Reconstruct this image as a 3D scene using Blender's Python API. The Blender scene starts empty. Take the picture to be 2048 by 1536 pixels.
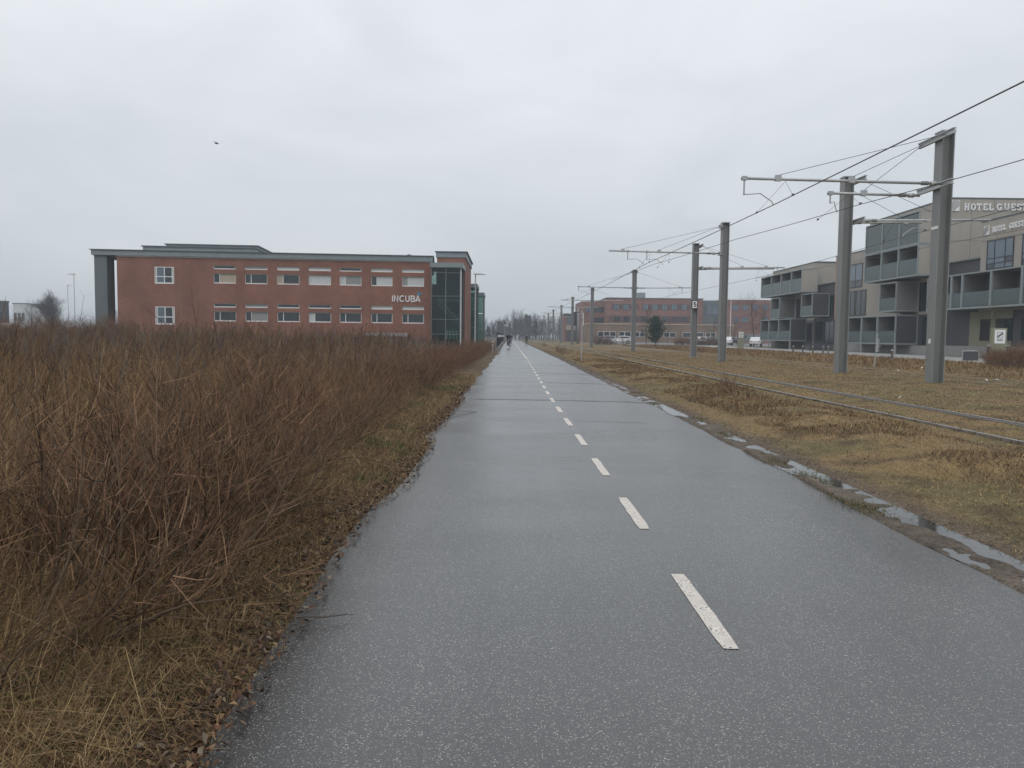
import bpy, bmesh, math, random
import numpy as np
from mathutils import Vector, Matrix
# ------------------------------------------------------------------ camera, sky, sun, exposure
scene = bpy.context.scene
COL = scene.collection
F, CAM_H = 1520.0, 1.45                      # focal length in photo pixels (2048 wide), eye height
PITCH, YAW, ROLL = math.radians(3.61), -math.radians(.47), math.radians(.6)
camd = bpy.data.cameras.new('camera'); cam = bpy.data.objects.new('camera', camd); COL.objects.link(cam)
camd.sensor_width = 36; camd.lens = F / 2048 * 36; camd.clip_start = .05; camd.clip_end = 6000
CR = Matrix.Rotation(YAW, 3, 'Z') @ Matrix.Rotation(math.pi / 2 - PITCH, 3, 'X') @ Matrix.Rotation(ROLL, 3, 'Z')
cam.matrix_world = Matrix.Translation((0, 0, CAM_H)) @ CR.to_4x4()
scene.camera = cam
SUN_EL = math.radians(42)
world = bpy.data.worlds.new('World'); scene.world = world; world.use_nodes = True
wn, wl = world.node_tree.nodes, world.node_tree.links
wn.clear()
w_out = wn.new('ShaderNodeOutputWorld'); w_bg = wn.new('ShaderNodeBackground'); w_bg2 = wn.new('ShaderNodeBackground')
w_mix = wn.new('ShaderNodeMixShader'); w_sky = wn.new('ShaderNodeTexSky')
w_sky.sky_type = 'NISHITA'; w_sky.sun_disc = False; w_sky.sun_elevation = SUN_EL; w_sky.sun_rotation = math.radians(210)
w_sky.dust_density = 3
w_bg.inputs[1].default_value = .09
w_tc = wn.new('ShaderNodeTexCoord'); w_map = wn.new('ShaderNodeMapping'); w_map.inputs['Scale'].default_value = (1, 1, 2.6)
w_n = wn.new('ShaderNodeTexNoise'); w_n.inputs['Scale'].default_value = 2.6; w_n.inputs['Detail'].default_value = 4; w_n.inputs['Roughness'].default_value = .5
w_n.inputs['Distortion'].default_value = .5
w_r = wn.new('ShaderNodeValToRGB')
w_r.color_ramp.elements[0].position = .30; w_r.color_ramp.elements[0].color = (.70, .745, .79, 1)
w_r.color_ramp.elements[1].position = .68; w_r.color_ramp.elements[1].color = (.84, .87, .915, 1)
w_sep = wn.new('ShaderNodeSeparateXYZ')
w_hr = wn.new('ShaderNodeValToRGB')            # overcast sky: brighter towards the zenith, duller at the horizon
for k_, (p_, v_) in enumerate([(0, .74), (.10, .865), (.32, 1.04), (1, 1.45)]):
    e_ = w_hr.color_ramp.elements[k_] if k_ in (0,) else (w_hr.color_ramp.elements.new(p_) if p_ < 1 else w_hr.color_ramp.elements[len(w_hr.color_ramp.elements) - 1])
    e_.position = p_; e_.color = (v_ * (1 - .06 * max(0, .2 - p_) / .2), v_ * (1 - .01 * max(0, .2 - p_) / .2), v_, 1)
w_mul = wn.new('ShaderNodeMixRGB'); w_mul.blend_type = 'MULTIPLY'; w_mul.inputs[0].default_value = 1
wl.new(w_tc.outputs['Generated'], w_map.inputs[0]); wl.new(w_map.outputs[0], w_n.inputs['Vector']); wl.new(w_n.outputs[0], w_r.inputs[0])
wl.new(w_tc.outputs['Generated'], w_sep.inputs[0]); wl.new(w_sep.outputs[2], w_hr.inputs[0])
wl.new(w_r.outputs[0], w_mul.inputs[1]); wl.new(w_hr.outputs[0], w_mul.inputs[2])
wl.new(w_sky.outputs[0], w_bg.inputs[0]); wl.new(w_mul.outputs[0], w_bg2.inputs[0]); w_bg2.inputs[1].default_value = 1.0
w_mix.inputs[0].default_value = .94
wl.new(w_bg.outputs[0], w_mix.inputs[1]); wl.new(w_bg2.outputs[0], w_mix.inputs[2]); wl.new(w_mix.outputs[0], w_out.inputs[0])
sd = bpy.data.lights.new('sun', 'SUN'); sd.energy = .55; sd.angle = math.radians(40); sd.color = (1, .97, .93)
sun = bpy.data.objects.new('sun', sd); COL.objects.link(sun)
sun.rotation_euler = (math.pi / 2 - SUN_EL, 0, math.radians(-30))
scene.view_settings.view_transform = 'Standard'; scene.view_settings.look = 'None'
scene.view_settings.exposure = 0.0; scene.view_settings.gamma = 1.0; scene.view_settings.use_curve_mapping = False
scene.render.engine = 'CYCLES'
scene.cycles.max_bounces = 6; scene.cycles.transparent_max_bounces = 12; scene.cycles.volume_bounces = 0

# ------------------------------------------------------------------ helpers
rng = np.random.default_rng(7); random.seed(7)
R3 = np.array(CR)
def ray(px, py): return R3 @ np.array([(px - 1024) / F, (768 - py) / F, -1.0])
CAMP = np.array([0, 0, CAM_H])
def on_z(px, py, z=0.0): d = ray(px, py); return CAMP + d * (z - CAM_H) / d[2]
def on_x(px, py, x): d = ray(px, py); return CAMP + d * x / d[0]
def on_y(px, py, y): d = ray(px, py); return CAMP + d * y / d[1]

OFF = {}
def link(o, parent=None):
    COL.objects.link(o)
    if parent is not None:
        o.parent = parent; OFF[o.name] = OFF[parent.name]
    else: OFF[o.name] = np.array(o.location)
    return o
def tag(o, label, cat, group=None):
    o['label'] = label; o['category'] = cat
    if group: o['group'] = group
    return o
def thing(name, label, cat, loc=(0, 0, 0), group=None, rz=0.0):
    o = bpy.data.objects.new(name, None); o.empty_display_size = .2
    o.location = loc; o.rotation_euler = (0, 0, rz); link(o)
    return tag(o, label, cat, group)
def copy_tree(o, parent=None):
    c = o.copy(); COL.objects.link(c); OFF[c.name] = np.array(c.location) if parent is None else OFF[parent.name]
    if parent is not None: c.parent = parent
    for ch in KIDS.get(o.name, []): copy_tree(ch, c)
    return c
KIDS = {}
def np_mesh(name, V, T, mat, parent=None, col=None, smooth=False, local=False, mi=None):
    """V (n,3) vertices, T (m,k) faces -> one linked mesh object"""
    V = np.asarray(V, dtype=np.float32); T = np.asarray(T, dtype=np.int32)
    if parent is not None and not local: V = V - OFF[parent.name].astype(np.float32)
    me = bpy.data.meshes.new(name); k = T.shape[1]
    me.vertices.add(len(V)); me.vertices.foreach_set('co', V.ravel())
    me.loops.add(T.size); me.loops.foreach_set('vertex_index', T.ravel())
    me.polygons.add(len(T)); me.polygons.foreach_set('loop_start', np.arange(0, T.size, k, dtype=np.int32))
    if smooth: me.polygons.foreach_set('use_smooth', np.ones(len(T), dtype=bool))
    if mi is not None: me.polygons.foreach_set('material_index', np.asarray(mi, dtype=np.int32))
    me.update(calc_edges=True)
    if col is not None:
        a = me.color_attributes.new('tint', 'FLOAT_COLOR', 'POINT')
        c4 = np.ones((len(V), 4), dtype=np.float32); c4[:, :3] = col; a.data.foreach_set('color', c4.ravel())
    for m in (mat if isinstance(mat, (list, tuple)) else [mat]): me.materials.append(m)
    o = bpy.data.objects.new(name, me)
    link(o, parent)
    if parent is not None: KIDS.setdefault(parent.name, []).append(o)
    return o
class MB:
    def __init__(s): s.v = []; s.f = []; s.mi = []; s.cur = 0
    def add(s, vs, fs):
        b = len(s.v); s.v += [tuple(map(float, q)) for q in vs]
        for f in fs: s.f.append([b + i for i in f]); s.mi.append(s.cur)
        return s
    def box(s, x0, x1, y0, y1, z0, z1):
        x0, x1 = min(x0, x1), max(x0, x1); y0, y1 = min(y0, y1), max(y0, y1); z0, z1 = min(z0, z1), max(z0, z1)
        return s.add([(x0, y0, z0), (x1, y0, z0), (x1, y1, z0), (x0, y1, z0), (x0, y0, z1), (x1, y0, z1), (x1, y1, z1), (x0, y1, z1)],
                     [(0, 3, 2, 1), (4, 5, 6, 7), (0, 1, 5, 4), (1, 2, 6, 5), (2, 3, 7, 6), (3, 0, 4, 7)])
    def tube(s, pts, r, n=8, cap=True):
        pts = [np.array(p, float) for p in pts]; k = len(pts)
        rs = r if isinstance(r, (list, tuple)) else [r] * k
        vs = []; ref = None
        for i in range(k):
            t = pts[min(i + 1, k - 1)] - pts[max(i - 1, 0)]; t /= np.linalg.norm(t) + 1e-9
            if ref is None: ref = np.array([0, 0, 1.]) if abs(t[2]) < .9 else np.array([0, 1., 0])
            a = np.cross(t, ref); a /= np.linalg.norm(a) + 1e-9; b = np.cross(t, a); ref = -b if abs(np.dot(t, ref)) > .98 else ref
            for j in range(n):
                an = 2 * math.pi * j / n; vs.append(pts[i] + rs[i] * (math.cos(an) * a + math.sin(an) * b))
        fs = [(i * n + j, i * n + (j + 1) % n, (i + 1) * n + (j + 1) % n, (i + 1) * n + j) for i in range(k - 1) for j in range(n)]
        if cap: fs += [tuple(range(n - 1, -1, -1)), tuple(range((k - 1) * n, k * n))]
        return s.add(vs, fs)
    def prism(s, poly, d):                       # poly: list of 3D points (planar), d: extrusion vector
        n = len(poly); d = np.array(d, float)
        vs = [np.array(p, float) for p in poly] + [np.array(p, float) + d for p in poly]
        return s.add(vs, [tuple(range(n - 1, -1, -1)), tuple(range(n, 2 * n))] + [(i, (i + 1) % n, n + (i + 1) % n, n + i) for i in range(n)])
    def lathe(s, prof, c=(0, 0, 0), n=16):
        vs = [(c[0] + r * math.cos(2 * math.pi * j / n), c[1] + r * math.sin(2 * math.pi * j / n), c[2] + z) for r, z in prof for j in range(n)]
        k = len(prof)
        return s.add(vs, [(i * n + j, i * n + (j + 1) % n, (i + 1) * n + (j + 1) % n, (i + 1) * n + j) for i in range(k - 1) for j in range(n)] + [tuple(range(n - 1, -1, -1)), tuple(range((k - 1) * n, k * n))])
    def build(s, name, mat, parent=None, local=False, smooth=False, bevel=0):
        V = np.array(s.v, dtype=np.float64)
        if parent is not None and not local: V = V - OFF[parent.name]
        me = bpy.data.meshes.new(name); me.from_pydata([tuple(q) for q in V], [], s.f)
        for m in (mat if isinstance(mat, (list, tuple)) else [mat]): me.materials.append(m)
        for p, i in zip(me.polygons, s.mi):
            p.material_index = i; p.use_smooth = smooth
        bm = bmesh.new(); bm.from_mesh(me); bmesh.ops.recalc_face_normals(bm, faces=bm.faces)
        if bevel: bmesh.ops.bevel(bm, geom=list(bm.edges), offset=bevel, segments=1, affect='EDGES')
        bm.to_mesh(me); bm.free()
        o = bpy.data.objects.new(name, me); link(o, parent)
        if parent is not None: KIDS.setdefault(parent.name, []).append(o)
        return o
def B(name, mat, parent, *box, local=False, bevel=0): return MB().box(*box).build(name, mat, parent, local=local, bevel=bevel)

# ------------------------------------------------------------------ materials
def nmat(name):
    m = bpy.data.materials.new(name); m.use_nodes = True
    return m, m.node_tree.nodes, m.node_tree.links, m.node_tree.nodes['Principled BSDF']
def mat(name, c, rough=.7, var=.18, scale=3.0, bump=0.0, bscale=60.0, metal=0.0, spec=.5, streak=False):
    """plain surface with uneven colour, wear and fine relief"""
    m, N, L, P = nmat(name)
    tc = N.new('ShaderNodeTexCoord'); mp = N.new('ShaderNodeMapping'); mp.inputs['Scale'].default_value = (1, 1, .25) if streak else (1, 1, 1)
    L.new(tc.outputs['Object'], mp.inputs[0])
    n1 = N.new('ShaderNodeTexNoise'); n1.inputs['Scale'].default_value = scale; n1.inputs['Detail'].default_value = 6; n1.inputs['Roughness'].default_value = .65
    L.new(mp.outputs[0], n1.inputs['Vector'])
    mr = N.new('ShaderNodeMapRange'); mr.inputs[1].default_value = .25; mr.inputs[2].default_value = .75; mr.inputs[3].default_value = 1 - var; mr.inputs[4].default_value = 1 + var
    L.new(n1.outputs[0], mr.inputs[0])
    mx = N.new('ShaderNodeMixRGB'); mx.blend_type = 'MULTIPLY'; mx.inputs[0].default_value = 1; mx.inputs[1].default_value = (*c, 1)
    L.new(mr.outputs[0], mx.inputs[2]); L.new(mx.outputs[0], P.inputs['Base Color'])
    P.inputs['Metallic'].default_value = metal; P.inputs['Specular IOR Level'].default_value = spec
    r2 = N.new('ShaderNodeMapRange'); r2.inputs[3].default_value = max(0, rough - .1); r2.inputs[4].default_value = min(1, rough + .1); L.new(n1.outputs[0], r2.inputs[0]); L.new(r2.outputs[0], P.inputs['Roughness'])
    if bump:
        n2 = N.new('ShaderNodeTexNoise'); n2.inputs['Scale'].default_value = bscale; n2.inputs['Detail'].default_value = 3; L.new(tc.outputs['Object'], n2.inputs['Vector'])
        bp = N.new('ShaderNodeBump'); bp.inputs['Strength'].default_value = bump; bp.inputs['Distance'].default_value = .02
        L.new(n2.outputs[0], bp.inputs['Height']); L.new(bp.outputs[0], P.inputs['Normal'])
    return m
def tint_mat(name, rough=.85, var=.25, scale=9.0, spec=.25, bump=0.0, bscale=30, fine=0):
    """plants and earth: colour of each blade or patch comes from the mesh"""
    m, N, L, P = nmat(name)
    at = N.new('ShaderNodeAttribute'); at.attribute_name = 'tint'
    tc = N.new('ShaderNodeTexCoord'); n1 = N.new('ShaderNodeTexNoise'); n1.inputs['Scale'].default_value = scale; n1.inputs['Detail'].default_value = 6; n1.inputs['Roughness'].default_value = .7
    L.new(tc.outputs['Object'], n1.inputs['Vector'])
    mr = N.new('ShaderNodeMapRange'); mr.inputs[1].default_value = .3; mr.inputs[2].default_value = .7; mr.inputs[3].default_value = 1 - var; mr.inputs[4].default_value = 1 + var
    L.new(n1.outputs[0], mr.inputs[0])
    mx = N.new('ShaderNodeMixRGB'); mx.blend_type = 'MULTIPLY'; mx.inputs[0].default_value = 1
    L.new(at.outputs['Color'], mx.inputs[1]); L.new(mr.outputs[0], mx.inputs[2]); last = mx
    if fine:
        n4 = N.new('ShaderNodeTexNoise'); n4.inputs['Scale'].default_value = fine; n4.inputs['Detail'].default_value = 4; L.new(tc.outputs['Object'], n4.inputs['Vector'])
        m4 = N.new('ShaderNodeMapRange'); m4.inputs[1].default_value = .3; m4.inputs[2].default_value = .7; m4.inputs[3].default_value = .45; m4.inputs[4].default_value = 1.55; L.new(n4.outputs[0], m4.inputs[0])
        last = N.new('ShaderNodeMixRGB'); last.blend_type = 'MULTIPLY'; last.inputs[0].default_value = 1; L.new(mx.outputs[0], last.inputs[1]); L.new(m4.outputs[0], last.inputs[2])
    L.new(last.outputs[0], P.inputs['Base Color'])
    P.inputs['Roughness'].default_value = rough; P.inputs['Specular IOR Level'].default_value = spec
    if bump:
        n2 = N.new('ShaderNodeTexNoise'); n2.inputs['Scale'].default_value = bscale; n2.inputs['Detail'].default_value = 5; L.new(tc.outputs['Object'], n2.inputs['Vector'])
        bp = N.new('ShaderNodeBump'); bp.inputs['Strength'].default_value = bump; bp.inputs['Distance'].default_value = .05
        L.new(n2.outputs[0], bp.inputs['Height']); L.new(bp.outputs[0], P.inputs['Normal'])
    return m
def glass_mat(name, tint, see=.5, rough=.03):
    m, N, L, P = nmat(name)
    P.inputs['Base Color'].default_value = (*tint, 1); P.inputs['Roughness'].default_value = rough; P.inputs['Specular IOR Level'].default_value = .6
    tr = N.new('ShaderNodeBsdfTransparent'); tr.inputs[0].default_value = (.75, .9, .87, 1)
    mx = N.new('ShaderNodeMixShader'); mx.inputs[0].default_value = see
    L.new(P.outputs[0], mx.inputs[1]); L.new(tr.outputs[0], mx.inputs[2]); L.new(mx.outputs[0], N['Material Output'].inputs[0])
    return m
def asphalt_mat():
    m, N, L, P = nmat('wet_asphalt')
    tc = N.new('ShaderNodeTexCoord')
    vo = N.new('ShaderNodeTexVoronoi'); vo.inputs['Scale'].default_value = 165; L.new(tc.outputs['Object'], vo.inputs['Vector'])
    sep = N.new('ShaderNodeSeparateColor'); L.new(vo.outputs['Color'], sep.inputs[0])
    # each chipping has its own shade, some pale
    rp = N.new('ShaderNodeValToRGB'); e = rp.color_ramp.elements  # chipping shades
    e[0].position = 0; e[0].color = (.036, .0355, .034, 1); e[1].position = 1; e[1].color = (.50, .49, .46, 1)
    a = e.new(.60); a.color = (.076, .0745, .071, 1); a = e.new(.80); a.color = (.122, .119, .112, 1); a = e.new(.925); a.color = (.29, .28, .26, 1)
    L.new(sep.outputs[0], rp.inputs[0])
    # binder between the chippings
    dd = N.new('ShaderNodeMapRange'); dd.inputs[1].default_value = .35; dd.inputs[2].default_value = .6; dd.inputs[3].default_value = 0; dd.inputs[4].default_value = 1; L.new(vo.outputs['Distance'], dd.inputs[0])
    mb = N.new('ShaderNodeMixRGB'); mb.inputs[2].default_value = (.040, .039, .037, 1); L.new(dd.outputs[0], mb.inputs[0]); L.new(rp.outputs[0], mb.inputs[1])
    n1 = N.new('ShaderNodeTexNoise'); n1.inputs['Scale'].default_value = .55; n1.inputs['Detail'].default_value = 5; L.new(tc.outputs['Object'], n1.inputs['Vector'])
    mr = N.new('ShaderNodeMapRange'); mr.inputs[1].default_value = .3; mr.inputs[2].default_value = .7; mr.inputs[3].default_value = .68; mr.inputs[4].default_value = 1.06; L.new(n1.outputs[0], mr.inputs[0])
    mx = N.new('ShaderNodeMixRGB'); mx.blend_type = 'MULTIPLY'; mx.inputs[0].default_value = 1; L.new(mb.outputs[0], mx.inputs[1]); L.new(mr.outputs[0], mx.inputs[2]); L.new(mx.outputs[0], P.inputs['Base Color'])
    mp2 = N.new('ShaderNodeMapping'); mp2.inputs['Scale'].default_value = (2.0, .10, 1); L.new(tc.outputs['Object'], mp2.inputs[0])            # wheel-polished lanes along the path
    n5 = N.new('ShaderNodeTexNoise'); n5.inputs['Scale'].default_value = 1.1; n5.inputs['Detail'].default_value = 5; n5.inputs['Roughness'].default_value = .6; L.new(mp2.outputs[0], n5.inputs['Vector'])
    m5 = N.new('ShaderNodeMapRange'); m5.inputs[1].default_value = .3; m5.inputs[2].default_value = .7; m5.inputs[3].default_value = .78; m5.inputs[4].default_value = 1.15; L.new(n5.outputs[0], m5.inputs[0])
    x5 = N.new('ShaderNodeMixRGB'); x5.blend_type = 'MULTIPLY'; x5.inputs[0].default_value = 1; L.new(mx.outputs[0], x5.inputs[1]); L.new(m5.outputs[0], x5.inputs[2]); L.new(x5.outputs[0], P.inputs['Base Color'])
    # wetness: film of water thicker in bands
    mp = N.new('ShaderNodeMapping'); mp.inputs['Scale'].default_value = (.35, .9, 1); L.new(tc.outputs['Object'], mp.inputs[0])
    n2 = N.new('ShaderNodeTexNoise'); n2.inputs['Scale'].default_value = .8; n2.inputs['Detail'].default_value = 4; L.new(mp.outputs[0], n2.inputs['Vector'])
    rr = N.new('ShaderNodeMapRange'); rr.inputs[1].default_value = .35; rr.inputs[2].default_value = .65; rr.inputs[3].default_value = .17; rr.inputs[4].default_value = .29; L.new(n2.outputs[0], rr.inputs[0]); L.new(rr.outputs[0], P.inputs['Roughness'])
    P.inputs['Specular IOR Level'].default_value = 1.0
    n3 = N.new('ShaderNodeTexNoise'); n3.inputs['Scale'].default_value = 170; n3.inputs['Detail'].default_value = 2; L.new(tc.outputs['Object'], n3.inputs['Vector'])
    sm = N.new('ShaderNodeMath'); sm.operation = 'SUBTRACT'; L.new(n3.outputs[0], sm.inputs[0]); L.new(vo.outputs['Distance'], sm.inputs[1])
    bp = N.new('ShaderNodeBump'); bp.inputs['Strength'].default_value = .16; bp.inputs['Distance'].default_value = .004; L.new(sm.outputs[0], bp.inputs['Height']); L.new(bp.outputs[0], P.inputs['Normal'])
    return m
def paint_mat():
    m, N, L, P = nmat('worn_road_paint')
    tc = N.new('ShaderNodeTexCoord'); vo = N.new('ShaderNodeTexVoronoi'); vo.inputs['Scale'].default_value = 130; L.new(tc.outputs['Object'], vo.inputs['Vector'])
    sp = N.new('ShaderNodeSeparateColor'); L.new(vo.outputs['Color'], sp.inputs[0])
    n1 = N.new('ShaderNodeTexNoise'); n1.inputs['Scale'].default_value = 11; n1.inputs['Detail'].default_value = 6; L.new(tc.outputs['Object'], n1.inputs['Vector'])
    ad = N.new('ShaderNodeMath'); ad.operation = 'ADD'; L.new(sp.outputs[0], ad.inputs[0]); L.new(n1.outputs[0], ad.inputs[1])
    mr = N.new('ShaderNodeMapRange'); mr.inputs[1].default_value = 1.36; mr.inputs[2].default_value = 1.50; L.new(ad.outputs[0], mr.inputs[0])     # chipped specks
    dr = N.new('ShaderNodeMapRange'); dr.inputs[1].default_value = .3; dr.inputs[2].default_value = .7; dr.inputs[3].default_value = .78; dr.inputs[4].default_value = 1.06; L.new(n1.outputs[0], dr.inputs[0])
    mu = N.new('ShaderNodeMixRGB'); mu.blend_type = 'MULTIPLY'; mu.inputs[0].default_value = 1; mu.inputs[1].default_value = (.66, .60, .53, 1); L.new(dr.outputs[0], mu.inputs[2])
    mx = N.new('ShaderNodeMixRGB'); mx.inputs[2].default_value = (.12, .12, .12, 1); L.new(mr.outputs[0], mx.inputs[0]); L.new(mu.outputs[0], mx.inputs[1]); L.new(mx.outputs[0], P.inputs['Base Color'])
    P.inputs['Roughness'].default_value = .55
    bp = N.new('ShaderNodeBump'); bp.inputs['Strength'].default_value = .3; bp.inputs['Distance'].default_value = .003; L.new(vo.outputs['Distance'], bp.inputs['Height']); L.new(bp.outputs[0], P.inputs['Normal'])
    return m
def brick_mat(name, c1, c2, mortar, ax='x'):
    m, N, L, P = nmat(name)
    tc = N.new('ShaderNodeTexCoord'); sp = N.new('ShaderNodeSeparateXYZ'); cb = N.new('ShaderNodeCombineXYZ'); L.new(tc.outputs['Object'], sp.inputs[0])
    ad = N.new('ShaderNodeMath'); ad.operation = 'ADD'; L.new(sp.outputs[0], ad.inputs[0]); L.new(sp.outputs[1], ad.inputs[1])
    L.new(ad.outputs[0], cb.inputs[0]); L.new(sp.outputs[2], cb.inputs[1])
    br = N.new('ShaderNodeTexBrick'); br.inputs['Scale'].default_value = 1; br.inputs['Brick Width'].default_value = .24; br.inputs['Row Height'].default_value = .0667; br.inputs['Mortar Size'].default_value = .006
    br.inputs['Color1'].default_value = (*c1, 1); br.inputs['Color2'].default_value = (*c2, 1); br.inputs['Mortar'].default_value = (*mortar, 1); L.new(cb.outputs[0], br.inputs['Vector'])
    n1 = N.new('ShaderNodeTexNoise'); n1.inputs['Scale'].default_value = .45; n1.inputs['Detail'].default_value = 6; n1.inputs['Roughness'].default_value = .6; L.new(tc.outputs['Object'], n1.inputs['Vector'])
    mr = N.new('ShaderNodeMapRange'); mr.inputs[1].default_value = .3; mr.inputs[2].default_value = .7; mr.inputs[3].default_value = .78; mr.inputs[4].default_value = 1.2; L.new(n1.outputs[0], mr.inputs[0])
    mx = N.new('ShaderNodeMixRGB'); mx.blend_type = 'MULTIPLY'; mx.inputs[0].default_value = 1; L.new(br.outputs[0], mx.inputs[1]); L.new(mr.outputs[0], mx.inputs[2]); L.new(mx.outputs[0], P.inputs['Base Color'])
    P.inputs['Roughness'].default_value = .85; P.inputs['Specular IOR Level'].default_value = .25
    return m
M = dict(
    asphalt=asphalt_mat(),
    earth=tint_mat('earth', rough=.9, var=.3, scale=5, bump=.9, bscale=26, fine=55),
    grass=tint_mat('dry_grass', rough=.8, var=.2, scale=4), twig=tint_mat('bark_twig', rough=.75, var=.2, scale=14), leaf=tint_mat('dead_leaf', rough=.6, var=.25, scale=40),
    needle=tint_mat('needle', rough=.7, var=.25, scale=6),
    paint=paint_mat(), crack=mat('crack_tar', (.018, .018, .02), .5),
    brick=brick_mat('red_brick', (.275, .118, .080), (.23, .096, .066), (.22, .155, .125)),
    brick_far=brick_mat('far_red_brick', (.25, .12, .098), (.21, .10, .084), (.2, .14, .12)),
    brick_tan=brick_mat('tan_brick', (.22, .15, .10), (.19, .125, .085), (.2, .16, .13)),
    zinc=mat('zinc_fascia', (.205, .25, .26), .5, .12, 1.5, streak=True), zinc_dk=mat('zinc_dark', (.115, .14, .145), .55, .15, 1.5, streak=True),
    white=mat('white_frame', (.74, .74, .72), .5, .06), blind=mat('white_blind', (.55, .57, .57), .8, .06, 8), blind_g=mat('grey_blind', (.28, .29, .28), .8, .08, 8), blind_b=mat('beige_blind', (.42, .36, .28), .8, .08, 8),
    pane=mat('window_glass', (.022, .030, .036), .06, .3, .7, spec=.7), pane_lt=mat('sky_window_glass', (.10, .14, .18), .08, .2, .9, spec=.8),
    tower_glass=glass_mat('tower_glass', (.012, .03, .033), .62), green_glass=glass_mat('green_glass', (.11, .23, .18), .3), frost=glass_mat('frosted_glass', (.115, .15, .15), .3, .25),
    steel=mat('galvanised_steel', (.235, .24, .238), .5, .14, 2.0, .15, 40, metal=.1, streak=True), steel_lt=mat('bright_galvanised', (.42, .43, .43), .42, .14, 4, metal=.45), wire=mat('copper_wire', (.045, .045, .047), .5, .1),
    alu=mat('balcony_frame', (.24, .275, .285), .45, .12, 2), beige=mat('beige_panel', (.355, .325, .28), .65, .08, .7, streak=True), salmon=mat('salmon_wall', (.40, .235, .185), .8, .08), grey_wall=mat('grey_plaster', (.165, .16, .155), .8, .12, 1),
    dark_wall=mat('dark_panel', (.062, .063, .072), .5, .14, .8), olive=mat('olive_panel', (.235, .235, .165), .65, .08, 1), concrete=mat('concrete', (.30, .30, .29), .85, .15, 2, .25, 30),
    frame_dk=mat('dark_window_frame', (.03, .034, .04), .45, .1), rail=mat('rail_steel', (.30, .28, .265), .34, .25, 6, metal=.5), rubber=mat('rail_concrete', (.15, .14, .125), .7, .2, 5),
    fence=mat('black_fence', (.022, .026, .028), .5, .1), black=mat('black_plastic', (.012, .012, .013), .5, .1), tyre=mat('tyre_rubber', (.015, .015, .016), .8, .1),
    car_white=mat('white_car_paint', (.72, .73, .74), .25, .03, spec=.6), car_silver=mat('silver_car_paint', (.30, .34, .38), .28, .05, metal=.3), car_black=mat('dark_car_paint', (.03, .035, .045), .25, .05), car_grey=mat('grey_car_paint', (.16, .17, .18), .28, .05),
    lamp=mat('white_lamp', (.72, .74, .75), .35, .05), red=mat('red_lens', (.35, .02, .02), .3, .05), skin=mat('skin', (.42, .26, .19), .6, .05), cloth_dk=mat('dark_cloth', (.022, .026, .034), .9, .2, 8), cloth_navy=mat('navy_cloth', (.03, .038, .06), .9, .2, 8), cloth_red=mat('red_cloth', (.12, .03, .035), .9, .2, 8), hair=mat('dark_hair', (.03, .02, .015), .7, .2, 20),
    logo_blue=mat('logo_blue', (.06, .26, .40), .5, .05), sign_white=mat('sign_white', (.78, .78, .78), .45, .04), feather=mat('grey_feather', (.10, .10, .11), .8, .2, 9),
    joint=mat('joint_mastic', (.25, .15, .115), .8, .1), paving=mat('grey_paving', (.33, .325, .315), .75, .12, 1.5, .2, 30), litter=mat('white_paper', (.75, .75, .73), .7, .05), bark=mat('grey_bark', (.10, .085, .07), .9, .25, 8, .5, 25),
)
def water_mat():
    m, N, L, P = nmat('puddle_water'); P.inputs['Base Color'].default_value = (.035, .033, .03, 1); P.inputs['Roughness'].default_value = .06; P.inputs['Specular IOR Level'].default_value = .5
    tc = N.new('ShaderNodeTexCoord'); n = N.new('ShaderNodeTexNoise'); n.inputs['Scale'].default_value = 14; L.new(tc.outputs['Object'], n.inputs['Vector'])
    bp = N.new('ShaderNodeBump'); bp.inputs['Strength'].default_value = .04; bp.inputs['Distance'].default_value = .01; L.new(n.outputs[0], bp.inputs['Height']); L.new(bp.outputs[0], P.inputs['Normal'])
    return m
M['water'] = water_mat()

# ------------------------------------------------------------------ value noise for terrain and planting
_tab = np.random.default_rng(3).random((256, 256))
def vnoise(x, y, s=1.0):
    x = np.asarray(x, float) * s; y = np.asarray(y, float) * s
    xi = np.floor(x).astype(int); yi = np.floor(y).astype(int); fx = x - xi; fy = y - yi
    fx = fx * fx * (3 - 2 * fx); fy = fy * fy * (3 - 2 * fy)
    g = lambda a, b: _tab[a & 255, b & 255]
    return (g(xi, yi) * (1 - fx) + g(xi + 1, yi) * fx) * (1 - fy) + (g(xi, yi + 1) * (1 - fx) + g(xi + 1, yi + 1) * fx) * fy
def fbm(x, y, s=1.0): return (vnoise(x, y, s) + .5 * vnoise(x + 31, y + 17, s * 2.1) + .25 * vnoise(x + 7, y + 53, s * 4.3)) / 1.75
def sstep(a, b, x): t = np.clip((np.asarray(x, float) - a) / (b - a), 0, 1); return t * t * (3 - 2 * t)
def path_shift(y): return np.interp(y, [-50, 18, 46, 130, 250, 420, 700], [0, 0, .25, .6, 1.4, 3.4, 12.0])
E_L = lambda y: -1.07 - .07 * sstep(5, 2.4, y) + .05 * np.sin(y * .9) + .10 * (vnoise(y, y * 0, .8) - .5) + path_shift(y)
E_R = lambda y: 3.1 + np.interp(y, [3, 14, 30], [-.05, .12, .12]) + .05 * (vnoise(y, y * 0 + 9, 1.1) - .5) + path_shift(y)
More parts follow.
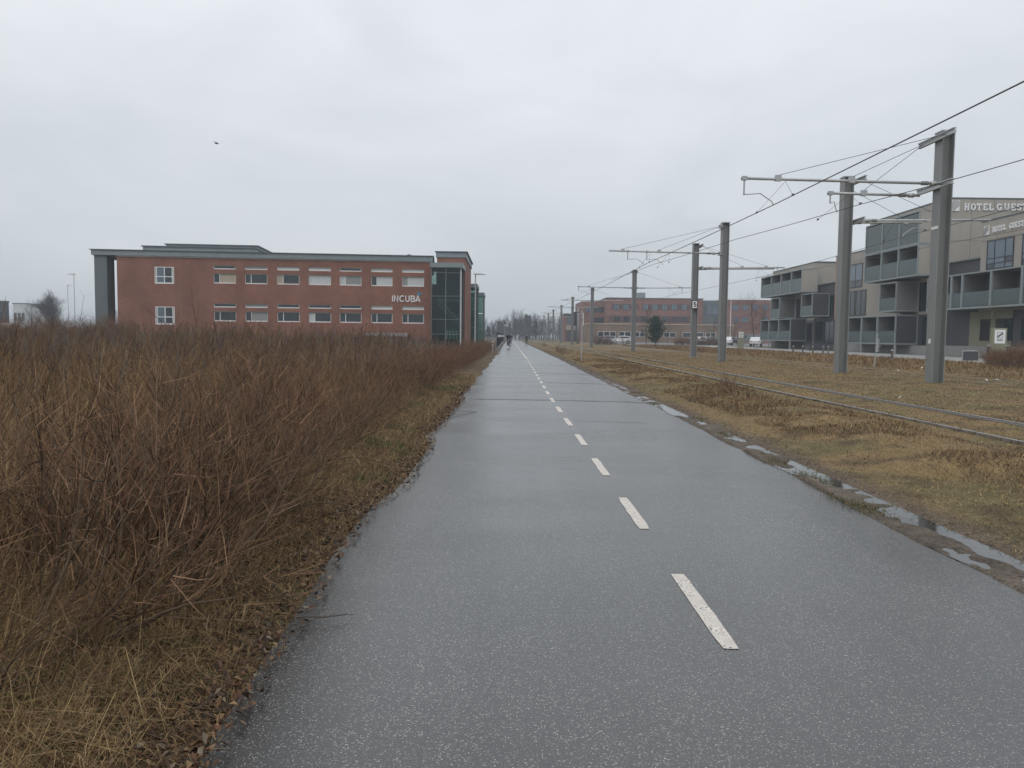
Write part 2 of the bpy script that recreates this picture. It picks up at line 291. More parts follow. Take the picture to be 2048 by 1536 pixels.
def gz(x, y):
    x = np.asarray(x, float); y = np.asarray(y, float)
    xs = x - path_shift(y)
    z = np.full(np.broadcast(x, y).shape, -.05)
    right = sstep(3.25, 3.6, xs) * .06 + sstep(3.9, 5.6, xs) * .10 - sstep(5.9, 6.5, xs) * .025 + sstep(18.0, 20.5, xs) * .12 * (1 - .0 * y)
    right = right * np.where(xs > 0, 1, 0)
    bumps = (fbm(x, y, 1.3) - .5) * .16 * sstep(3.6, 4.6, xs) * (1 - sstep(5.7, 6.3, xs)) + (fbm(x, y, .9) - .5) * .035 * sstep(6.3, 7, xs) * (1 - sstep(22, 25, xs))
    left = sstep(1.05, 1.6, -xs) * .06 + sstep(1.5, 3.2, -xs) * .06 + sstep(14, 60, y) * sstep(2.6, 8, -xs) * .45
    left = left + (fbm(x, y, 1.7) - .5) * .07 * sstep(1.2, 2, -xs)
    mound = .55 * np.exp(-(((x + 9.5) / 5) ** 2 + ((y - 62) / 4) ** 2))
    return z + right + bumps + left + mound
# ================================================================== GROUND
def axis(pts):
    out = []
    for a, b, n in pts: out += list(np.linspace(a, b, n, endpoint=False))
    return np.array(out + [pts[-1][1]])
gx = axis([(-2500, -200, 8), (-200, -45, 30), (-45, -6, 60), (-6, -.9, 36), (-.9, 2.9, 5), (2.9, 7, 46), (7, 30, 70), (30, 120, 30), (120, 2500, 10)])
gy = axis([(-40, 1.5, 20), (1.5, 14, 90), (14, 45, 90), (45, 120, 60), (120, 400, 40), (400, 3000, 12)])
GX, GY = np.meshgrid(gx, gy)
GZ = gz(GX, GY)
V = np.stack([GX, GY, GZ], -1).reshape(-1, 3)
nx, ny = len(gx), len(gy)
i = (np.arange(ny - 1)[:, None] * nx + np.arange(nx - 1)[None]).ravel()
T = np.stack([i, i + 1, i + nx + 1, i + nx], -1)
XS = V[:, 0] - path_shift(V[:, 1])
n1, n2 = fbm(V[:, 0], V[:, 1], .7), fbm(V[:, 0] + 90, V[:, 1], 2.4)
def lerp(a, b, t): return np.asarray(a) * (1 - t[:, None]) + np.asarray(b) * t[:, None]
tan, olive, drk = (.215, .145, .068), (.145, .115, .05), (.09, .06, .036)
c = lerp(tan, olive, sstep(.35, .65, n1)); c = lerp(c, np.array([drk]), .7 * sstep(.55, .75, n2))
dirt = np.array([[.115, .088, .068]])
c = c * (1 - (sstep(3.9, 3.4, XS) * (XS > 0))[:, None]) + dirt * (sstep(3.9, 3.4, XS) * (XS > 0))[:, None]
lf = (XS < 0).astype(float)
lc = lerp((.085, .055, .03), (.13, .085, .042), sstep(.35, .65, n2))
lc = lerp(lc, np.array([(.10, .085, .04)]), sstep(.5, .7, n1) * .6)
c = c * (1 - lf[:, None]) + lc * lf[:, None]
far = sstep(140, 260, V[:, 1]); c = lerp(c, np.array([(.075, .07, .045)]), far * .8)
ground = np_mesh('ground', V, T, M['earth'], col=c, smooth=True); ground['kind'] = 'structure'

# ------------------------------------------------------------------ cycle path (asphalt sheet with ragged edges) and its markings
ys = np.concatenate([np.arange(-8, 30, .12), np.arange(30, 120, .8), np.arange(120, 700, 6)])
us = np.linspace(0, 1, 9)
el, er = E_L(ys), E_R(ys)
PV = np.stack([el[:, None] * (1 - us) + er[:, None] * us, np.repeat(ys[:, None], 9, 1), np.zeros((len(ys), 9)) + .012 * (1 - (2 * us - 1) ** 2)], -1)
PV[:, :, 2] += .003 * (fbm(PV[:, :, 0], PV[:, :, 1], .35) - .5)
PV[:, 0, 2] -= .03; PV[:, -1, 2] -= .019
i = (np.arange(len(ys) - 1)[:, None] * 9 + np.arange(8)[None]).ravel()
path = np_mesh('cycle_path', PV.reshape(-1, 3), np.stack([i, i + 1, i + 10, i + 9], -1), M['asphalt'], smooth=True); path['kind'] = 'structure'
def path_z(x, y): u = (x - E_L(y)) / (E_R(y) - E_L(y)); return .012 * (1 - (2 * u - 1) ** 2) + .003 * (fbm(x, y, .35) - .5)
def strip(name, x0, x1, y0, y1, m, dz=.003, n=6, wob=.004):
    yy = np.linspace(y0, y1, n); r = rng.normal(0, wob, (n, 2))
    xl, xr = x0 + path_shift(yy) + r[:, 0], x1 + path_shift(yy) + r[:, 1]
    if n > 3: xl[0] += .008; xr[0] -= .008; xl[-1] += .006; xr[-1] -= .006
    v = []
    for k in range(n):
        for x in (xl[k], xr[k]): v.append((x, yy[k], float(path_z(np.array(x), np.array(yy[k]))) + dz))
    f = [(2 * k, 2 * k + 1, 2 * k + 3, 2 * k + 2) for k in range(n - 1)]
    return np_mesh(name, v, f, m, path)
y = 3.43
while y < 47:
    strip('lane_dash', 1.015, 1.10, y, y + 1.11, M['paint'], n=9, wob=.0025); y += 2.195
strip('lane_line', 1.01, 1.115, 47.6, 300, M['paint'], n=60, wob=.004)
# a transverse joint and cracks across the asphalt
def crack(p0, p1, w, n=26, wob=.04, m='crack'):
    t = np.linspace(0, 1, n); xs = p0[0] + (p1[0] - p0[0]) * t; yy = p0[1] + (p1[1] - p0[1]) * t + np.cumsum(rng.normal(0, wob * .3, n)) * .5
    v = []
    for k in range(n):
        ww = w * rng.uniform(.5, 1.3); z = float(path_z(np.array(xs[k]), np.array(yy[k]))) + .004
        v += [(xs[k], yy[k] - ww, z), (xs[k], yy[k] + ww, z)]
    return np_mesh('crack', v, [(2 * k, 2 * k + 2, 2 * k + 3, 2 * k + 1) for k in range(n - 1)], M[m], path)
crack((-.85, 17.3), (3.22, 16.9), .045)
crack((-1.0, 15.0), (-.55, 14.4), .03, 9); crack((-.55, 14.4), (-1.0, 13.6), .03, 9)
crack((1.2, 23.6), (3.3, 23.3), .04); crack((1.2, 29.5), (3.4, 29.2), .05); crack((1.3, 38), (3.4, 37.6), .06); crack((1.2, 12.9), (2.4, 12.8), .012, 18)

# muddy, uneven verge along the right-hand edge; water stands in its hollows
vy = np.concatenate([np.arange(3, 24, .06), np.arange(24, 70, .25)]); vx = np.linspace(-.06, .62, 27)
VX = E_R(vy)[:, None] + vx[None]; VY = np.repeat(vy[:, None], 27, 1)
t_ = sstep(.10, .58, vx)[None]
wet_ = .011 * sstep(9, 5.5, vy)[:, None] + .003
bump_ = wet_ + (fbm(VX * 1.0, VY * .55, 2.6) - .5) * .07 + (fbm(VX, VY, 9) - .5) * .018
VZ = (-.007 + .014 * sstep(.15, .45, vx)[None]) * (1 - t_) + (gz(VX, VY) + .012) * t_ + bump_ * (1 - t_ * .7)
VZ -= .07 * sstep(.14, .38, vx[None] + .75 * (fbm(VX + 11, VY, 1.4) - .5))
VZ[:, 0] = -.022; VZ[:, -1] = gz(VX[:, -1], VY[:, -1]) - .03
i = (np.arange(len(vy) - 1)[:, None] * 27 + np.arange(26)[None]).ravel()
vc = np.array([[.135, .108, .084]]) * (.7 + .6 * fbm(VX, VY, 3).ravel()[:, None]); gm = (fbm(VX + 70, VY, 1.5).ravel() > .56)[:, None] * t_.repeat(len(vy), 0).ravel()[:, None]
vc = vc * (1 - .25 * sstep(.006, -.008, VZ.ravel())[:, None])
vc = vc * (1 - gm) + np.array([[.09, .082, .04]]) * gm
o = np_mesh('muddy_verge', np.stack([VX, VY, VZ], -1).reshape(-1, 3), np.stack([i, i + 1, i + 28, i + 27], -1), M['earth'], col=vc, smooth=True); o['kind'] = 'structure'
wv = []
for q in vy: wv += [(E_R(q) - .045, q, -.0125), (E_R(q) + .40, q, -.0125)]
k = np.arange(len(vy) - 1); o = np_mesh('puddle', wv, np.stack([2 * k, 2 * k + 1, 2 * k + 3, 2 * k + 2], -1), M['water']); o['kind'] = 'structure'

# ------------------------------------------------------------------ pavement on the hotel side, parking lot behind
pv = [(26.8, 25, 0), (26.9, 48, 0), (27.6, 64, 0), (28.2, 84, 0), (27, 118, 0), (25.2, 150, 0), (22, 196, 0), (33.9, 196, 0), (33.9, 25, 0)]
pz = .235
mb = MB(); mb.prism([(a, b, pz - .14) for a, b, _ in pv], (0, 0, .14)); o = mb.build('pavement', M['paving']); o['kind'] = 'structure'
mb = MB(); mb.box(20, 95, 121, 178, -.2, pz + .006); o = mb.build('parking_lot', mat('lot_asphalt', (.12, .12, .12), .6, .15, .5)); o['kind'] = 'structure'

# ------------------------------------------------------------------ tram tracks in the grass
def track(xc, label, zt, extra):
    t = thing('tram_track', label, 'track', (xc, 0, 0), 'tram tracks in the grass')
    yy = np.concatenate([np.arange(-6, 60, 2.0), np.arange(60, 420, 15.0)])
    for s in (-1, 1):
        mb = MB(); prof = [(-.035, 0), (.035, 0), (.035, -.05), (.01, -.06), (.01, -.16), (.07, -.17), (.07, -.18), (-.07, -.18), (-.07, -.17), (-.01, -.16), (-.01, -.06), (-.035, -.05)]
        n = len(prof); vs = []
        for q in yy:
            for a, b in prof: vs.append((xc + s * .7525 + a + path_shift(q), q, zt + b))
        fs = [(k * n + j, k * n + (j + 1) % n, (k + 1) * n + (j + 1) % n, (k + 1) * n + j) for k in range(len(yy) - 1) for j in range(n)]
        mb.add(vs, fs); r = mb.build('rail', M['rail'], t)
        if extra:
            mb = MB(); w0, w1 = (.05, .15) if s < 0 else (-.13, -.05)
            vs = []
            for q in yy:
                for a, b in ((w0, -.018), (w1, -.022), (w1, -.15), (w0, -.15)): vs.append((xc + s * .7525 + a + path_shift(q), q, zt + b))
            mb.add(vs, [(k * 4 + j, k * 4 + (j + 1) % 4, (k + 1) * 4 + (j + 1) % 4, (k + 1) * 4 + j) for k in range(len(yy) - 1) for j in range(4)]); mb.build('flange_strip', M['rubber'], r)
track(7.63, 'tram track whose shiny rails show beside the cycle path', .125, True)
track(16.3, 'tram track sunk almost out of sight in grass beyond the poles', .10, False)

# ================================================================== PLANT GENERATORS
def blades(base, h, w, az, lean, col, jit=.25, droop=None):
    """curved tapering grass blades, 3 triangles each; arrays of n"""
    n = len(base); d = np.stack([np.cos(az), np.sin(az), np.zeros(n)], -1)
    fa = rng.uniform(0, 6.283, n); s = np.stack([np.cos(fa), np.sin(fa), np.zeros(n)], -1) * w[:, None] * .5
    up = np.array([0, 0, 1.0]); dr = np.zeros(n) if droop is None else droop
    p1 = base + d * (lean * h * .38)[:, None] + up * (h * .56)[:, None]
    p2 = base + d * (lean * h * 1.15)[:, None] + up * (h * (1 - .25 * lean - dr))[:, None]
    V = np.stack([base - s, base + s, p1 + s * .75, p1 - s * .75, p2], 1).reshape(-1, 3)
    o = np.arange(n)[:, None] * 5
    T = np.concatenate([o + np.array([0, 1, 2]), o + np.array([0, 2, 3]), o + np.array([3, 2, 4])])
    c = col * rng.uniform(1 - jit, 1 + jit, (n, 1)); c = np.repeat(c, 5, 0)
    return V, T, c
def tubes(P, Rr, col, sides=3):
    """P (n,k,3) centre lines, Rr (n,k) radii, col (n,3) or (n,k,3)"""
    n, k, _ = P.shape
    t = np.gradient(P, axis=1); t /= np.linalg.norm(t, axis=2, keepdims=True) + 1e-9
    ref = np.zeros_like(t); ref[..., 0] = 1; m = np.abs(t[..., 0]) > .8; ref[m] = (0, 1, 0)
    ref = np.repeat(ref[:, :1], k, 1)
    a = np.cross(t, ref); a /= np.linalg.norm(a, axis=2, keepdims=True) + 1e-9; b = np.cross(t, a)
    an = np.arange(sides) * 2 * np.pi / sides
    V = P[:, :, None] + Rr[:, :, None, None] * (np.cos(an)[:, None] * a[:, :, None] + np.sin(an)[:, None] * b[:, :, None])
    idx = np.arange(n * k * sides).reshape(n, k, sides); nx_ = np.roll(idx, -1, 2)
    q = np.stack([idx[:, :-1], nx_[:, :-1], nx_[:, 1:], idx[:, 1:]], -1).reshape(-1, 4)
    T = np.concatenate([q[:, [0, 1, 2]], q[:, [0, 2, 3]]])
    c = col if col.ndim == 3 else np.repeat(col[:, None], k, 1)
    return V.reshape(-1, 3), T, np.repeat(c[:, :, None], sides, 2).reshape(-1, 3)
def merge(parts):
    Vs, Ts, Cs, o = [], [], [], 0
    for v, t, c_ in parts: Vs.append(v); Ts.append(t + o); Cs.append(c_); o += len(v)
    return np.concatenate(Vs), np.concatenate(Ts), np.concatenate(Cs)
def unit(v): return v / (np.linalg.norm(v, axis=-1, keepdims=True) + 1e-9)
def grow(base, d, length, k, bend, up, wig):
    """n curved shoots: base (n,3), start direction d, -> (n,k,3) points"""
    n = len(base); P = [base]; cur = unit(d); st = (length / (k - 1))[:, None]
    side = rng.normal(0, 1, (n, 3)) * bend
    for j in range(k - 1):
        cur = unit(cur + side / (k - 1) + np.array([0, 0, up / (k - 1)]) + rng.normal(0, wig, (n, 3)))
        P.append(P[-1] + cur * st)
    return np.stack(P, 1)
def sprouts(P, per, lo, hi, spread, upw):
    """points and directions for side shoots off the lines P"""
    n, k, _ = P.shape
    t = rng.uniform(lo, hi, (n, per)) * (k - 1); i0 = np.minimum(t.astype(int), k - 2); fr = (t - i0)[..., None]
    ii = np.arange(n)[:, None]; a, b = P[ii, i0], P[ii, i0 + 1]
    base = (a * (1 - fr) + b * fr).reshape(-1, 3); d = unit(b - a).reshape(-1, 3)
    d = unit(d + rng.normal(0, spread, d.shape) + np.array([0, 0, upw]))
    return base, d, np.repeat(t / (k - 1), 1, 1).reshape(-1)
BR_OLD = np.array([.145, .104, .070]); BR_RED = np.array([.180, .080, .050]); BR_TIP = np.array([.200, .100, .062]); BR_TAN = np.array([.25, .158, .085])
def shrub_proto(seed, tall=1.15, lean=(.55, .15), n_st=13, red=.5, n_tw=12, n_fine=4, rise=(.55, 1.3), thick=1.0):
    global rng
    rng = np.random.default_rng(seed)
    an = rng.uniform(0, 6.28, n_st); rr = rng.uniform(0, .22, n_st)
    base = np.stack([rr * np.cos(an), rr * np.sin(an), np.zeros(n_st) - .05], -1)
    d = np.stack([np.cos(an) * .55 + lean[0], np.sin(an) * .55 + lean[1], rng.uniform(*rise, n_st)], -1)
    L = rng.uniform(.75, 1.25, n_st) * tall
    S = grow(base, d, L, 8, .75, .35, .09)
    r0 = rng.uniform(.006, .018, n_st) * thick; t = np.linspace(0, 1, 8)
    stem = tubes(S, r0[:, None] * (1 - .72 * t)[None], BR_OLD * rng.uniform(.6, 1.35, (n_st, 1)), 5)
    b1, d1, tt = sprouts(S, n_tw, .15, .98, .62, .38)
    n1_ = len(b1); L1 = rng.uniform(.25, .80, n1_) * (1.1 - .5 * tt) * tall
    W = grow(b1, d1, L1, 5, .6, .25, .09); mixr = np.clip(rng.normal(red, .3, (n1_, 1)), 0, 1)
    c1 = (BR_OLD * (1 - mixr) + BR_RED * mixr) * rng.uniform(.22, 1.6, (n1_, 1))
    tw = tubes(W, (rng.uniform(.0026, .0056, n1_) * thick ** .5)[:, None] * (1 - .85 * np.linspace(0, 1, 5))[None], c1, 3)
    b2, d2, _ = sprouts(W, n_fine, .15, .98, .62, .3)
    n2_ = len(b2); Fp = grow(b2, d2, rng.uniform(.08, .32, n2_) * tall, 3, .25, .25, .05)
    mixr = np.clip(rng.normal(red + .15, .3, (n2_, 1)), 0, 1); c2 = (BR_TAN * (1 - mixr) + BR_TIP * mixr) * rng.uniform(.22, 1.5, (n2_, 1))
    fi = tubes(Fp, rng.uniform(.0015, .0029, n2_)[:, None] * np.array([[1, .75, .15]]), c2, 3)
    return stem, merge([tw, fi])
def make_shrub(name, label, cat, group, stem, crown):
    t = thing(name, label, cat, (0, 0, 0), group)
    np_mesh('stem', *stem[:2], M['twig'], t, col=stem[2], local=True); np_mesh('twig_crown', *crown[:2], M['twig'], t, col=crown[2], local=True)
    return t
def scatter(protos, spots):
    """protos: list of roots at the origin; spots: (x, y, z, rz, scale, index[, label])"""
    used = set()
    for s in spots:
        x, y_, z, rz, sc, k = s[:6]
        r = protos[k]
        if k in used: r = copy_tree(protos[k])
        used.add(k)
        r.location = (x, y_, z); r.rotation_euler = (0, 0, rz); r.scale = (sc, sc, sc)
        if len(s) > 6: r['label'] = s[6]

# ------------------------------------------------------------------ shrub hedge along the left of the path
G_H = 'bare shrubs of the hedge beside the path'
L_H = ['bare grey-brown shrub with arching twigs in the hedge left of the path', 'reddish-brown bare shrub in the hedge left of the path']
protos = []
for k in range(9):
    if k < 3: st, cr = shrub_proto(100 + k, tall=1.15, red=.25, lean=(.8, .4), n_st=12, n_tw=11, n_fine=4, rise=(.3, 1.0), thick=.85)      # arching grey-brown
    elif k < 6: st, cr = shrub_proto(100 + k, tall=.95, red=.35, lean=(.45, .2), n_st=12, n_tw=11, n_fine=4, thick=.8)
    else: st, cr = shrub_proto(100 + k, tall=.85, red=.7, lean=(.25, .12), n_st=13, n_tw=11, n_fine=4)
    protos.append(make_shrub('hedge_shrub', L_H[0 if k < 6 else 1], 'shrub', G_H, st, cr))
WHERE = [(5.2, 'beside the twig fallen on the asphalt'), (9.5, 'level with the third lane dash'), (16, 'short of the transverse crack in the asphalt'), (26, 'just past the transverse crack in the asphalt'), (40, 'where the lane dashes run close together'), (58, 'before the brick office'), (200, 'near the path lamp and railing')]
KIND = ['arching grey-brown bare shrub', 'upright brown bare shrub', 'reddish-brown bare shrub']
rng = np.random.default_rng(21)
spots = []
for row, (xo, st) in enumerate([(-2.25, .74), (-3.0, .85), (-3.9, 1.1)]):
    y = 2.5 + row * .3
    while y < (76 if row == 0 else 62 if row == 1 else 22):
        far_ = sstep(8, 26, y); x = xo - .12 + .15 * float(sstep(7, 4, y)) + rng.normal(0, .16) + float(path_shift(y)) + .05
        kind = int(rng.integers(6, 9) if rng.random() < .10 + .8 * far_ else (rng.integers(0, 3) if rng.random() < .55 else rng.integers(3, 6)))
        sc = rng.uniform(.6, 1.15) * (1 - .06 * far_) * (.75 if row == 0 and y < 3.6 else 1)
        w_ = [q for q in WHERE if y < q[0]][0][1]
        spots.append((x, y, float(gz(x, y)), rng.uniform(-1.0, .9), sc, kind, f'{KIND[kind // 3]} in the hedge, {w_}'))
        y += st * rng.uniform(.75, 1.25) * (1 + .25 * far_)
for x, y, kind, sc in ((-2.05, 3.35, 0, .95), (-1.98, 3.95, 1, .9), (-2.02, 4.7, 4, .9), (-2.35, 3.75, 2, 1.05), (-1.95, 5.5, 2, .9), (-2.3, 4.3, 3, 1.0), (-2.5, 5.0, 1, 1.05)):
    spots.append((x, y, float(gz(x, y)), rng.uniform(-.6, .6), sc, kind, f'{KIND[kind // 3]} in the hedge, {[q for q in WHERE if y < q[0]][0][1]}'))
print('hedge shrubs', len(spots))
scatter(protos, spots)

# ------------------------------------------------------------------ dry weeds and grass of the field (stuff)
rng = np.random.default_rng(5)
def stuff(name, parts, m, label):
    V, T, c_ = merge(parts); o = np_mesh(name, V, T, m, col=c_); o['kind'] = 'stuff'; tag(o, label, name.split('_')[-1]); return o
def pal(n, cols, ps):
    return np.array(cols)[rng.choice(len(cols), n, p=ps)]
C_STRAW, C_TAN, C_RUST, C_DARK, C_GREY, C_GREEN, C_OLIVE = (.36, .255, .125), (.245, .16, .075), (.175, .092, .048), (.082, .056, .038), (.16, .138, .118), (.062, .085, .026), (.12, .105, .04)
def field_pts(n, ylo, yhi, pw, xl):
    y = ylo + (yhi - ylo) * rng.random(n) ** pw
    x = -2.4 - rng.random(n) * np.maximum(xl(y) - 2.4, .5)
    return x, y
xl = lambda y: np.minimum(.80 * y + 3.0, 46)
parts = []
x, y = field_pts(110000, 3.5, 64, 1.35, xl)
k = fbm(x, y, .35); keep = rng.random(len(x)) < .35 + 1.1 * sstep(.35, .62, k); x, y, k = x[keep], y[keep], k[keep]; n = len(x)
thin = (x > -4.6) & (y < 18) & (rng.random(len(x)) < .72); x, y, k = x[~thin], y[~thin], k[~thin]; n = len(x)
tallz = sstep(.42, .68, fbm(x + 40, y, .12)) * sstep(7, 14, -x + .0 * y)
h = rng.uniform(.30, .95, n) * (.7 + .5 * sstep(.35, .65, fbm(x, y + 60, .22))) * (1 + .6 * tallz) * np.where(y < 9, .85, 1)
col = pal(n, [C_STRAW, C_TAN, C_RUST, C_DARK], [.32, .34, .22, .12]); purple = rng.random(n) < .85 * sstep(15, 30, y + 14 * (vnoise(x, y, .09) - .5)); col[purple] = pal(purple.sum(), [(.12, .088, .078), (.085, .062, .056), (.16, .12, .10), (.06, .046, .042)], [.35, .3, .2, .15]); col = col * (.55 + .9 * k[:, None])
parts.append(blades(np.stack([x, y, gz(x, y) - .02], -1), h, rng.uniform(.004, .008, n) * (1 + y / 22), rng.normal(.3, 1.0, n), rng.uniform(.08, .55, n), col))
# dense lower thatch
x, y = field_pts(60000, 3.0, 60, 1.5, xl); n = len(x)
parts.append(blades(np.stack([x, y, gz(x, y) - .02], -1), rng.uniform(.15, .45, n), rng.uniform(.006, .011, n) * (1 + y / 16), rng.uniform(0, 6.28, n), rng.uniform(.3, .95, n), pal(n, [C_STRAW, C_TAN, C_RUST, C_DARK], [.25, .35, .25, .15])))
# straw standing under and between the hedge shrubs
n = 42000; y = 2.6 + 17 * rng.random(n) ** 1.5; x = -1.75 - rng.random(n) * 2.9; kk = fbm(x, y, 1.1); keep = rng.random(n) < sstep(.38, .6, kk); x, y = x[keep], y[keep]; n = len(x)
parts.append(blades(np.stack([x, y, gz(x, y) - .02], -1), rng.uniform(.2, .75, n) * sstep(1.5, 2.5, -x), rng.uniform(.0025, .0045, n) * (1 + y / 14), rng.normal(.5, 1.4, n), rng.uniform(.1, .9, n), pal(n, [C_STRAW, C_TAN, (.25, .17, .085), C_RUST], [.42, .3, .18, .1]), jit=.4))
stuff('dry_weeds', parts, M['grass'], 'tall dry brown grass and weeds filling the field behind the hedge')
# brown weed stalks with dark seed heads (individual stalks too many to count)
n = 5200; y = rng.uniform(7, 60, n) ** 1.0; x = -3.5 - rng.random(n) * (xl(y) - 3.5)
kk = fbm(x + 40, y, .12); keep = rng.random(n) < .2 + .9 * sstep(.42, .6, kk); x, y, kk = x[keep], y[keep], kk[keep]; n = len(x)
hh = rng.uniform(.85, 1.35, n) * (1 + .35 * sstep(.5, .7, kk))
b = np.stack([x, y, gz(x, y) - .02], -1); d = np.stack([rng.normal(.12, .13, n), rng.normal(0, .13, n), np.ones(n)], -1)
S = grow(b, d, hh, 4, .12, .0, .03); cs = pal(n, [C_RUST, C_DARK, C_GREY, C_TAN], [.4, .3, .15, .15])
parts = [tubes(S, (.0025 + .00010 * y)[:, None] * np.array([[1, .9, .7, .5]]), cs)]
b2, d2, _ = sprouts(S, 5, .62, 1.0, .5, .4); Fp = grow(b2, d2, rng.uniform(.08, .22, len(b2)), 3, .2, .2, .1); yb = np.repeat(y, 5)
parts.append(tubes(Fp, (.0022 + .00010 * yb)[:, None] * np.array([[.6, 1.3, .5]]), np.repeat(cs, 5, 0) * .9))
stuff('seed_stalks', parts, M['grass'], 'brown seed-headed weed stalks standing above the field grass')

# verge between hedge and path: thatch, green tufts, litter
parts = []
n = 120000; y = 1.9 + 26 * rng.random(n) ** 2.0; x = E_L(y) + .06 - rng.random(n) ** .9 * (1.25 + .55 * sstep(9, 4, y))
kg = fbm(x, y, 1.6); edge = E_L(y) - x
green = (rng.random(n) < .7 * sstep(.60, .72, kg) * sstep(.05, .4, edge))
keep = rng.random(n) < np.where(edge < .22, .45, 1)
col = pal(n, [C_STRAW, C_TAN, C_RUST, C_DARK, C_OLIVE], [.24, .34, .22, .08, .12]); col[green] = np.array(C_GREEN) * rng.uniform(.7, 1.5, (green.sum(), 1))
h = rng.uniform(.05, .17, n) * (1 + .9 * sstep(.5, 1.2, edge)) * np.where(edge < .2, .6, 1)
sel = lambda *a: [q[keep] for q in a]
x, y, h, col = sel(x, y, h, col); n = len(x)
parts.append(blades(np.stack([x, y, gz(x, y) - .01], -1), h, rng.uniform(.0016, .0036, n) * (1 + y / 9), rng.uniform(0, 6.28, n), rng.uniform(.45, 1.9, n), col, droop=rng.uniform(.1, .6, n)))
# long pale straws hanging over the litter
n = 1300; y = 2.2 + 14 * rng.random(n) ** 1.7; x = E_L(y) - .25 - rng.random(n) * 1.5
parts.append(blades(np.stack([x, y, gz(x, y)], -1), rng.uniform(.15, .5, n), rng.uniform(.0015, .0028, n) * (1 + y / 10), rng.normal(.4, 1.5, n), rng.uniform(.3, 1.6, n), pal(n, [C_STRAW, C_TAN, C_RUST], [.35, .4, .25]), droop=rng.uniform(0, .5, n)))
# tall straw clumps standing in front of the nearest shrubs
cl = np.stack([rng.uniform(-2.5, -1.5, 46), 2.4 + 4.5 * rng.random(46) ** 1.3], -1); ci = rng.integers(0, 46, 5200)
x = cl[ci, 0] + rng.normal(0, .09, 5200); y = cl[ci, 1] + rng.normal(0, .11, 5200); keep = x < -1.42; x, y = x[keep], y[keep]; n = len(x)
parts.append(blades(np.stack([x, y, gz(x, y) - .01], -1), rng.uniform(.15, .62, n) * sstep(1.2, 2.0, -x), rng.uniform(.0016, .0032, n), rng.normal(.5, 1.5, n), rng.uniform(.15, 1.2, n), pal(n, [C_STRAW, C_TAN, (.30, .19, .09)], [.4, .35, .25]), jit=.4, droop=rng.uniform(0, .4, n)))
stuff('verge_grass', parts, M['grass'], 'matted dry and green grass on the verge below the hedge')
# dead leaves: small curled sheets
n = 15000; y = 1.9 + 20 * rng.random(n) ** 2.1; x = E_L(y) + .10 - np.abs(rng.normal(0, .7, n)); keep = rng.random(n) < np.where(x > E_L(y), .35, 1); x, y = x[keep], y[keep]; n = len(x)
a = rng.uniform(0, 6.28, n); s = rng.uniform(.006, .021, n) * (1 + y / 18); u = np.stack([np.cos(a), np.sin(a), rng.normal(0, .45, n)], -1); w = np.stack([-np.sin(a), np.cos(a), rng.normal(0, .45, n)], -1) * .55
z = np.maximum(gz(x, y), np.where(x > E_L(y), .004, -1)) + rng.uniform(.002, .03, n) * np.where(x > E_L(y), .4, 1)
b = np.stack([x, y, z], -1); up = np.array([0, 0, 1.0]) * (s * rng.uniform(.1, .6, n))[:, None]
u = u * s[:, None]; w = w * s[:, None]
V = np.stack([b - u, b + w * .9 + up, b + u, b - w * .9 + up], 1).reshape(-1, 3); o_ = np.arange(n)[:, None] * 4
T = np.concatenate([o_ + np.array([0, 2, 1]), o_ + np.array([0, 3, 2])])
lc_ = pal(n, [(.12, .058, .032), (.075, .045, .03), (.19, .12, .06), (.055, .04, .034), (.24, .19, .14)], [.33, .28, .2, .13, .06]) * rng.uniform(.6, 1.3, (n, 1))
o = np_mesh('leaf_litter', V, T, M['leaf'], col=np.repeat(lc_, 4, 0)); o['kind'] = 'stuff'; tag(o, 'dead brown leaves strewn along the left path edge', 'leaves')

# ------------------------------------------------------------------ right-hand grass
parts = []
def rg(n, ylo, yhi, pw, x0, x1):
    y = ylo + (yhi - ylo) * rng.random(n) ** pw; return x0 + (x1 - x0) * rng.random(n), y
x, y = rg(260000, 4.5, 75, 1.9, 3.4, 26.5); keep = (x < 1.1 * y + 2)
rail_gap = (np.abs(x - 6.88) > .13) & (np.abs(x - 8.38) > .1)
keep &= rail_gap; x, y = x[keep], y[keep]; n = len(x); k = fbm(x, y, .7); k2 = fbm(x + 90, y, 2.4)
col = pal(n, [C_STRAW, C_TAN, C_OLIVE, C_RUST, C_DARK], [.28, .40, .17, .11, .04]) * (.75 + .6 * k[:, None]) * (1.12 - .5 * sstep(.5, .75, k2))[:, None]
nearp = (x < 4.35) & (rng.random(n) < .35); col[nearp] = np.array([.085, .09, .035]) * rng.uniform(.7, 1.3, (nearp.sum(), 1))
h = rng.uniform(.015, .045, n) * (1 + .8 * k2) * np.where(x < 6.2, 1.0, .8)
parts.append(blades(np.stack([x, y, gz(x, y) - .005], -1), h * np.where(x < 4.5, .7, 1), rng.uniform(.002, .0045, n) * (.55 + y / 5), rng.uniform(0, 6.28, n), rng.uniform(.6, 2.2, n), col, droop=rng.uniform(.1, .6, n)))
